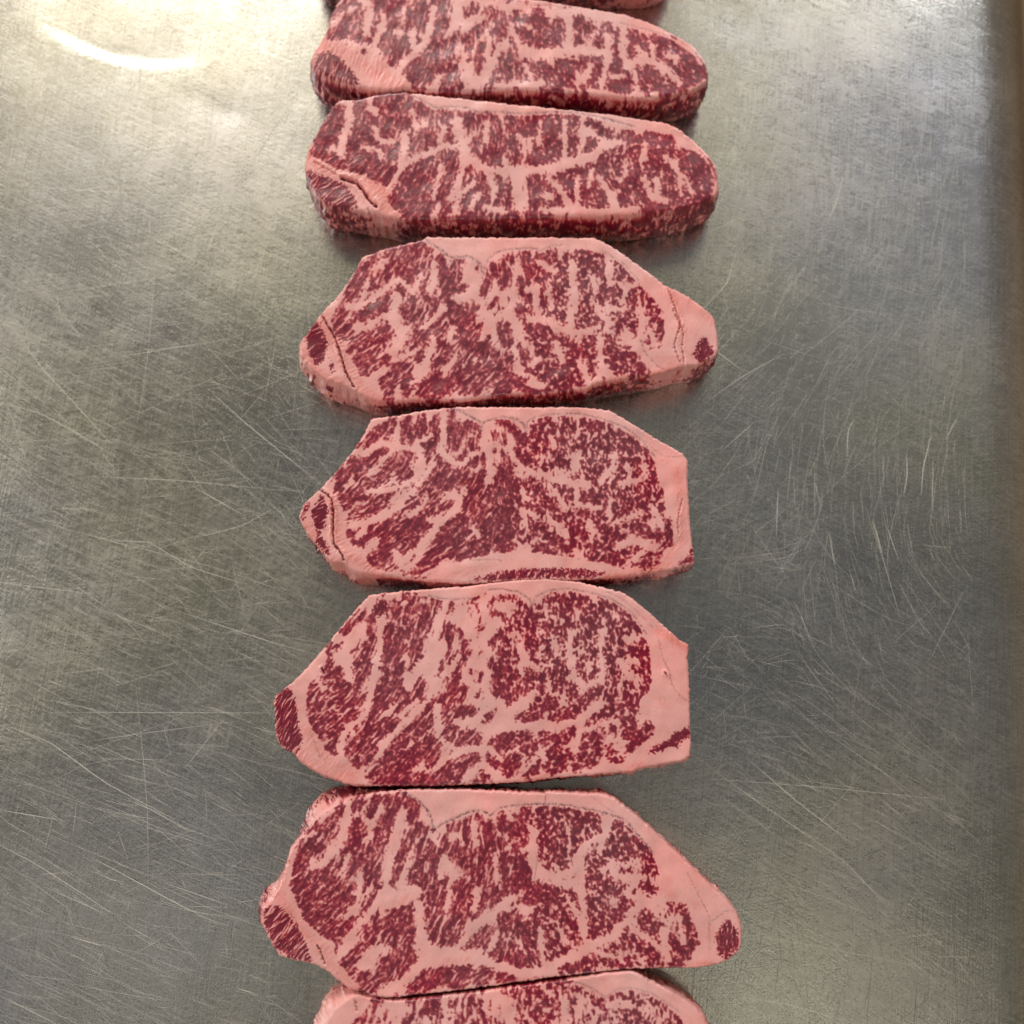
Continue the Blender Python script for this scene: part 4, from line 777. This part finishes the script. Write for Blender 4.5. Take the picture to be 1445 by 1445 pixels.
# --- the tapering steak with the pale wedge (rows -10-180)
L = Z(430, 0, 5); R = Z(720, 0, 5)
STEAKS.append(dict(seed=100, thread=-0.05, grow=5.2, label='marbled steak tapering to a rounded end, pale wedge of fat beside its side muscle',
 outline=L(50,400, 70,350, 110,290, 160,200, 190,90, 240,0, 300,-35, 450,-48, 700,-50, 1000,-45, 1300,-35)+R(0,-20, 200,-5, 480,40, 700,75, 860,110, 1000,160, 1160,240, 1300,330, 1380,440, 1400,540, 1380,580, 1300,630, 1150,660, 1050,690, 900,695, 700,680, 500,655, 250,640, 0,630)+L(1200,640, 1000,645, 850,640, 720,625, 560,640, 430,620, 300,590, 200,560, 120,520, 60,450),
 eye=L(130,280, 180,170, 210,60, 250,5, 330,-30, 1000,-38, 1440,-20)+R(0,8, 250,25, 420,60, 600,120, 800,160, 950,200, 1150,270, 1290,370, 1370,480, 1385,560, 1300,625, 1050,685, 900,690, 500,650, 0,628)+L(1440,632, 850,640, 740,600, 640,500, 500,420, 400,400, 300,330),
 tips=[(L(80,380, 170,360, 260,410, 330,490, 400,600, 300,590, 200,560, 110,520, 60,450), 0.85)],
 lean_clumps=strokes((L, ((60,240,80,200,130),(100,380,90,330,170),(110,260,200,200,220),(60,380,210,370,260),(50,490,170,470,270),(50,480,20,470,50),(100,560,30,560,90),(120,660,60,640,140),(100,720,120,690,200),(80,820,40,850,80),(60,800,130),(80,870,160,840,220),(100,960,30,980,60),(90,960,130,930,230,910,300),(60,810,270,800,330),(110,570,260,600,330),(110,680,320,690,400),(60,640,450),(70,430,400),(90,1040,230,1020,290),(120,1000,380,1050,450),(60,1150,280,1150,330),(50,1150,390,1140,430),(100,830,420,780,480),(110,900,400),(100,900,470,860,540),(110,980,480,960,540),(80,720,530,700,540),(80,800,580),(90,1000,600,1080,580),(50,1160,90,1190,60),(60,1250,180,1220,220),(60,1300,90,1350,120),(60,1380,120,1390,240),(60,1340,230,1320,400),(50,1250,330,1280,390),(50,1220,400,1220,470,1190,520),(50,1350,490,1350,540),(60,1420,400,1430,540),(50,1290,620,1320,580),(60,330,20,300,60))),
  (R, ((60,30,230,40,280),(70,110,230,130,310),(80,190,140,230,170),(100,220,280,300,330),(70,280,220,330,240),(40,350,150,370,250),(60,40,110,90,130),(50,190,90),(60,480,160,480,200),(60,470,290,490,340),(60,560,200,590,270),(60,620,330),(60,680,200,710,230),(40,650,270),(60,770,250,740,370),(70,600,410),(90,930,300,950,340),(80,850,360,840,410),(60,860,250),(90,1050,270,1150,320),(60,1040,380),(90,1200,360,1290,420,1340,500),(50,1100,420,1120,500),(90,1220,500,1280,540),(60,1200,590),(60,30,380,20,480),(40,80,540),(60,120,460,150,540),(60,220,460,220,540),(60,280,510),(50,330,500,340,560),(50,360,450),(50,420,430,410,550),(50,500,470),(60,530,440),(90,640,500,610,590),(80,750,460,760,500),(90,740,600,800,630),(60,820,530,850,590),(60,880,500,920,550),(90,1000,500,1010,580),(90,960,600),(70,1100,560,1100,640),(60,250,610),(90,330,620,420,640),(50,530,590,560,640)))),
 veins=[(L(440,20, 455,130, 430,240), 11), (L(560,120, 540,210, 490,310), 7), (L(270,90, 190,180), 4), (L(910,50, 880,220, 830,330, 700,440, 650,510), 8), (L(760,220, 775,330), 8), (L(1085,30, 1075,180), 12), (L(1170,470, 1120,560, 1260,560, 1330,420), 13), (L(1130,390, 1110,480), 8), (L(960,540, 900,620), 7), (L(460,340, 480,390), 9), (L(1310,280, 1290,400), 7), (L(1180,140, 1240,130), 10), (L(640,220, 680,240), 6), (L(820,250, 860,290), 7), (L(1040,190, 1000,260), 5), (L(320,80, 330,60), 6), (L(1400,300, 1340,400), 6), (L(1060,440, 1110,300), 4), (L(700,60, 690,160), 4),
  (R(80,340, 200,380, 420,370, 560,350, 670,370), 12), (R(415,140, 415,260, 430,370), 8), (R(690,250, 700,350, 680,470, 640,610), 8), (R(800,220, 790,380, 830,460), 9), (R(830,470, 920,410, 1000,430, 1070,460, 1190,580), 9), (R(890,330, 960,400), 7), (R(1000,320, 1010,410), 6), (R(560,460, 550,540, 470,590), 6), (R(870,500, 910,650), 5), (R(170,600, 220,590), 9), (R(1060,490, 1100,580), 4), (R(600,230, 560,300), 4), (R(320,60, 380,110), 12), (R(110,460, 150,560), 5), (R(0,200, 60,300), 6), (R(720,540, 800,540), 4), (R(1100,400, 1180,400), 5), (R(380,640, 440,640), 5), (R(100,180, 150,200), 5), (R(560,640, 800,690), 6)],
 ruddy=[(L(130,300, 300,380, 450,500, 600,590), 26, 0.85), (L(520,420, 560,520, 700,600), 20, 0.7), (R(300,660, 700,690), 8, 0.6), (L(560,640, 800,640), 8, 0.6)],
 membrane=[(R(150,40, 300,40, 420,75), 0.8, 0.35), (R(780,165, 950,205, 1100,255), 0.8, 0.35)],
 crack=[(R(960,680, 1010,690), 1.0, 0.3)],
 grain=[(470,40,55),(500,60,75),(530,30,80),(560,70,70),(600,40,80),(620,80,75),(660,40,90),(700,60,95),(680,100,75),(740,40,100),(780,50,90),(740,100,105),(800,100,100),(840,60,100),(880,100,110),(920,80,115),(960,100,120),(600,110,60)],
 leanspots=[(560,40,60,0.5),(620,80,50,0.35),(490,40,30,0.4),(990,100,35,0.4)], clump=0.95, len=20, cell=0.75, flare=[(450,100,40,0.004)]))
# --- the one with the notched white cap and round dark muscle in the point (rows 1112-1408)
A = Z(360, 1105, 4.249); B = Z(560, 1105, 4.249); C = Z(770, 1105, 4.249)
STEAKS.append(dict(seed=600, label='marbled steak with wide notched fat cap, ending in a point with round dark muscle',
 outline=A(45,760, 95,700, 150,600, 190,470, 220,380, 300,290, 370,200, 440,150, 560,98, 700,60, 900,40, 1228,38)+B(600,45, 900,60)+C(0,52, 200,58, 360,68, 440,110, 600,240, 800,430, 950,570, 1100,710, 1150,780, 1180,880, 1165,1000, 1090,1065, 1000,1095, 900,1110, 700,1112, 530,1115, 440,1120, 200,1150, 0,1172)+B(700,1200, 400,1240, 0,1285)+A(780,1288, 700,1275, 640,1250, 560,1235, 430,1130, 350,1090, 200,1055, 140,1030, 90,950, 40,850),
 eye=A(215,540, 220,470, 280,320, 340,260, 420,200, 520,130, 640,80, 800,57, 900,57, 1000,112, 1050,192, 1075,285, 1130,242, 1228,200)+B(450,172, 510,167, 562,195, 620,153, 750,132, 900,128)+C(100,132, 300,168, 470,222, 560,322, 640,400, 680,500, 720,580, 690,650, 740,700, 850,720, 900,850, 940,960, 930,1010, 860,1085, 700,1108, 450,1115, 200,1145, 0,1165)+B(700,1195, 400,1235, 0,1280)+A(850,1278, 720,1268, 640,1242, 560,1170, 520,1110, 460,1080, 470,970, 380,920, 280,820, 230,700, 195,620),
 tips=[(A(50,745, 140,730, 220,800, 270,880, 320,990, 345,1080, 200,1052, 110,985, 50,850), 0.55), (C(1100,805, 1150,880, 1168,980, 1080,1065, 1030,1020, 1018,920, 1050,850), 0.9)],
 tipnames=['side_muscle', 'end_muscle'],
 lean_clumps=strokes((A, ((60,620,110,580,150),(60,730,100,690,180),(45,800,90,760,200,700,300),(50,850,150,820,200),(60,870,80,840,110),(60,510,150,480,200),(90,430,220,350,310,300,400,240,500),(80,460,280,400,420),(50,360,290,350,400),(90,610,260,590,360,560,400),(110,780,280,720,400,680,480),(120,600,400,600,500),(90,700,430,700,560,660,720),(80,540,460,520,540),(60,910,130,950,160,940,220),(80,960,100),(80,920,330,870,430,830,520,800,610),(60,1000,270,960,300),(60,910,540,880,590),(90,1020,380,990,500),(110,1010,480,990,580),(50,1080,410,1060,560),(90,440,460,350,560,260,620),(120,320,560,300,720),(100,420,560,380,720),(100,500,600,440,740),(90,570,640,500,740),(110,300,780,400,860),(80,460,780,470,860),(90,690,780,620,840,520,900,480,950),(80,520,830,460,930),(50,490,980,470,1050),(90,930,770,850,790,780,860),(110,880,850,870,920),(80,950,830,960,960,950,1070),(60,800,930,780,970),(80,860,980,900,1040),(70,740,860,680,950,600,1040,540,1100),(110,800,1080,770,1180),(80,880,1080,860,1140),(50,580,1150,560,1170),(70,660,1160,640,1230),(70,720,1220,760,1200),(90,950,1210,1050,1170))),
  (B, ((90,100,1230,200,1180,330,1140),(100,400,1120,360,1190),(80,540,1140,500,1180),(70,640,1160,690,1180),(50,330,270,370,260),(40,285,340,290,400),(60,420,240,430,340),(60,350,380,360,460),(70,420,420,420,520),(40,250,490,260,570),(40,480,200,500,230),(80,520,330,520,450),(60,550,260,560,340),(50,570,400,580,540),(45,500,500,480,600),(60,290,590,300,640),(80,220,640,230,700),(60,160,680,150,720),(70,280,680,270,760),(90,400,620,340,740),(60,430,620,420,740),(60,190,780,180,850),(80,240,840,230,910),(80,370,790,340,900),(60,270,950,340,930),(50,310,850,280,930),(50,540,640,500,720,460,800),(60,600,660,580,760),(60,560,600),(70,650,200,640,260),(100,720,240,730,340),(60,770,170,780,260),(40,630,350,620,380),(40,620,440,610,520),(40,655,440,650,520),(80,700,440,720,480),(50,770,450,790,500),(80,670,580,660,660),(80,760,550,760,590),(50,720,600,690,670),(90,880,170,880,280),(60,850,330,850,460),(50,920,330,910,440),(40,915,490,915,560),(80,950,180,960,260),(70,970,300,980,420,990,480),(60,990,530,980,570),(40,1040,520,1030,580),(80,1050,180,1090,240),(50,1070,300,1090,380),(30,1060,420,1070,480),(80,1170,200,1180,330),(70,810,640,790,700),(40,730,735,710,740),(50,850,620,850,690),(80,900,650,880,740),(60,830,740,840,840),(60,960,660,1000,760,1020,860),(45,1040,660,1060,740,1100,800),(80,1160,490,1180,580),(40,1130,620),(70,920,800,910,860),(80,640,820,660,880),(90,700,820,740,850),(40,700,900,740,910),(70,810,880,800,980),(70,1040,860,1080,920),(40,1090,980),(70,420,970,500,930),(120,550,920,590,980),(60,610,1000,610,1050),(40,690,970),(90,700,1040,780,1070),(90,930,930,930,1000),(100,960,1040,1010,1030),(60,860,1040,890,1090))),
  (C, ((110,420,330,480,330,520,390),(90,440,260,540,340),(100,480,400,430,430),(60,350,400,350,480),(60,590,400,620,470),(60,590,510,640,520),(60,470,540,480,600),(40,520,520,520,570),(60,270,450,270,540),(50,300,560,300,600),(80,370,580,360,650),(40,430,640,480,700),(30,520,660,525,720),(60,600,610,640,650),(70,430,760,470,770,430,840),(60,250,700),(110,310,720,320,800),(90,290,840,280,920),(60,360,800,360,870),(90,590,800,640,860),(50,700,820,690,850),(40,650,900,670,960),(70,760,740),(60,790,870,760,980),(70,840,740,870,880),(80,890,920,850,980),(60,830,1040),(80,500,900,490,960),(60,550,900,570,1000),(60,620,990,640,1030),(40,680,1030),(90,130,1120,160,1120),(90,240,1090,250,1100),(60,310,1020,340,1060),(70,400,1000,400,1070),(90,480,1080,510,1090),(50,630,1085,680,1090),(80,780,1080,800,1090)))),
 veins=[(A(800,630, 750,700, 680,790, 560,930, 490,1050, 440,1110), 10), (A(770,710, 860,680, 950,660), 26), (A(985,740, 1000,950, 1010,1080, 900,1190, 760,1260), 14), (B(150,980, 230,1030, 350,1050, 460,1040), 22), (B(460,1040, 600,1095, 720,1140, 900,1130, 1000,1060, 1080,1010, 1200,950), 10), (C(0,1100, 180,1030, 300,970, 420,900, 500,820, 560,740, 690,690), 10), (A(560,140, 545,250, 500,380, 420,470, 340,510), 8), (A(760,140, 700,270, 690,330), 6), (A(885,170, 835,330, 800,500, 780,620), 11), (A(630,540, 610,780, 540,800), 6), (A(920,480, 860,620), 7), (B(390,960, 470,850, 560,800, 650,710, 700,690), 9), (B(820,280, 815,480, 890,560, 1050,540, 1110,400), 13), (B(460,250, 470,380), 8), (C(60,590, 150,600, 225,550, 205,450, 240,370, 330,320), 10), (C(130,690, 220,830, 235,950), 7), (C(400,540, 480,580, 560,560), 8), (C(510,870, 620,940, 700,1000, 740,1060), 8), (C(340,530, 400,470, 480,500), 6), (C(480,660, 560,700), 7), (C(700,880, 720,1000), 8), (A(640,1090, 700,1000, 790,1000), 11), (A(470,340, 420,460), 5), (B(590,430, 600,580), 6), (B(280,460, 260,560), 7), (B(480,640, 460,760), 8), (B(720,740, 800,760), 9), (B(560,1000, 600,890), 6), (B(860,900, 880,1060), 6), (A(560,430, 520,560), 4), (A(700,620, 640,700), 4), (B(1100,560, 1130,900), 6), (A(870,320, 830,430), 4), (B(660,160, 690,220), 6), (C(560,480, 500,640), 6), (C(240,960, 320,1020, 440,1050), 5), (C(800,800, 820,960), 5), (B(330,560, 300,760), 4), (A(300,330, 360,290), 3), (C(740,850, 690,800), 5), (C(380,250, 330,400), 7)],
 ruddy=[(A(120,650, 250,830, 380,980, 460,1100, 600,1220), 20, 0.65), (B(0,720, 60,690), 14, 0.6), (B(300,1070, 420,1050), 12, 0.5), (B(600,1195, 1000,1160), 6, 0.8), (C(700,1100, 1000,1085), 10, 0.8), (C(1150,780, 1180,900), 10, 0.6), (C(700,600, 900,900), 20, 0.3)],
 membrane=[(A(870,50, 980,105, 1050,190, 1072,285), 1.2, 0.85), (A(1075,285, 1120,245, 1228,197)+B(450,170, 510,165, 562,195), 1.1, 0.85), (B(562,200, 560,240), 0.9, 0.5), (B(562,195, 620,150, 750,130, 900,125, 1060,135)+C(180,145, 300,165, 470,220, 560,320, 650,420), 1.0, 0.8), (C(850,540, 920,680, 980,800, 985,1020), 0.7, 0.4), (C(1000,830, 1080,770, 1140,770), 0.7, 0.4), (C(270,80, 380,160, 470,220), 0.6, 0.35), (A(370,970, 390,1000), 0.9, 0.5)],
 crack=[(A(375,975, 388,1000, 420,1090), 0.9, 0.6)],
 blobs=[(A(1062,285, 1076,280), 4.5, 0.9)],
 grain=[(420,1250,55),(450,1200,60),(440,1300,40),(500,1180,70),(520,1250,65),(480,1290,45),(570,1170,65),(560,1300,55),(570,1350,60),(600,1230,75),(640,1250,70),(700,1180,85),(650,1330,60),(720,1280,65),(780,1200,90),(800,1280,105),(760,1340,100),(850,1220,95),(880,1280,75),(900,1340,115),(950,1330,80),(700,1390,30),(500,1380,40)],
 leanspots=[(460,1270,60,0.3),(580,1320,35,0.25),(790,1150,60,0.2),(890,1190,35,0.3),(640,1380,50,0.3)], flare=[(372,1270,40,0.006),(450,1150,45,0.006),(480,1130,40,0.004)]))
# --- the one pressed against it (rows from 1370 down, mostly past the frame)
STEAKS.append(dict(seed=700, label='marbled steak with grey corner patch, pressed against the steak with the notched fat cap',
 step=1.6,
 outline=[(452,1452),(470,1424),(498,1404),(520,1408),(560,1412),(640,1404),(720,1393),(800,1382),(860,1373),(894,1371),(914,1382),(948,1399),(978,1418),(994,1434),(1004,1460),(1012,1520),(1008,1590),(960,1650),(800,1680),(640,1690),(520,1680),(440,1640),(415,1570),(425,1500)],
 eye=A(560,1445, 640,1370, 700,1310, 850,1290, 1228,1275)+B(650,1225, 700,1212, 900,1182)+C(60,1190, 200,1205, 300,1250, 350,1285, 420,1250, 500,1235, 620,1260, 760,1340, 840,1440)+[(985,1560),(930,1640),(700,1670),(500,1640)],
 tips=[(A(1030,1310, 1070,1285, 1110,1310, 1100,1370, 1050,1400, 1030,1360), 1.1), ([(430,1580),(450,1530),(480,1560),(490,1620),(450,1640)], 0.9)],
 tipnames=['grey_gristle_spot', 'side_muscle'],
 veins=[(B(560,1260, 640,1300, 680,1400), 20), (B(1000,1330, 1010,1445), 6), (B(1100,1270, 1090,1400), 5), (A(830,1340, 840,1445), 10), (C(380,1330, 500,1330), 10), (C(120,1280, 130,1400), 5), ([(600,1480),(700,1520),(850,1500)], 14), ([(500,1560),(620,1600)], 9), ([(760,1560),(880,1620)], 9), (A(1130,1330, 1150,1445), 5)],
 ruddy=[(A(600,1290, 1000,1290), 10, 0.6), (C(0,1175, 200,1165), 8, 0.4)],
 membrane=[(C(60,1185, 200,1200, 300,1245, 355,1290), 1.1, 0.6), (C(360,1285, 430,1240, 520,1230, 650,1270, 800,1370), 0.9, 0.4)],
 crack=[(A(600,1300, 610,1370), 1.0, 0.5)],
 grain=[(500,1430,60),(560,1430,75),(620,1420,80),(700,1430,95),(780,1420,95),(850,1430,95),(920,1430,70),(960,1440,120),(700,1550,80),(850,1550,90)],
 leanspots=[(920,1440,50,0.3),(780,1420,60,0.2)], flare=[(470,1430,60,0.006)]))
# --- beyond the wedge steak, only its near side in the picture
STEAKS.append(dict(seed=50, label='steak showing only its dark red side, next to the steak tapering to rounded end',
 step=2.2,
 outline=[(438,-70),(450,-110),(500,-165),(620,-190),(780,-180),(900,-140),(955,-90),(950,-50),(915,-36),(800,-38),(660,-44),(540,-46),(470,-40),(445,-50)],
 eye=[(470,-70),(520,-150),(700,-165),(860,-130),(930,-85),(925,-45),(800,-40),(660,-46),(540,-48),(480,-50)],
 tips=[([(442,-60),(452,-90),(480,-70),(480,-50),(455,-46)], 0.9)],
 veins=[([(560,-150),(580,-60)], 8), ([(700,-140),(720,-60)], 9), ([(820,-120),(800,-70)], 8)],
 grain=[(500,-100,60),(700,-100,90),(880,-90,110)], flare=[]))
for cfg in STEAKS:
    build_steak(cfg)
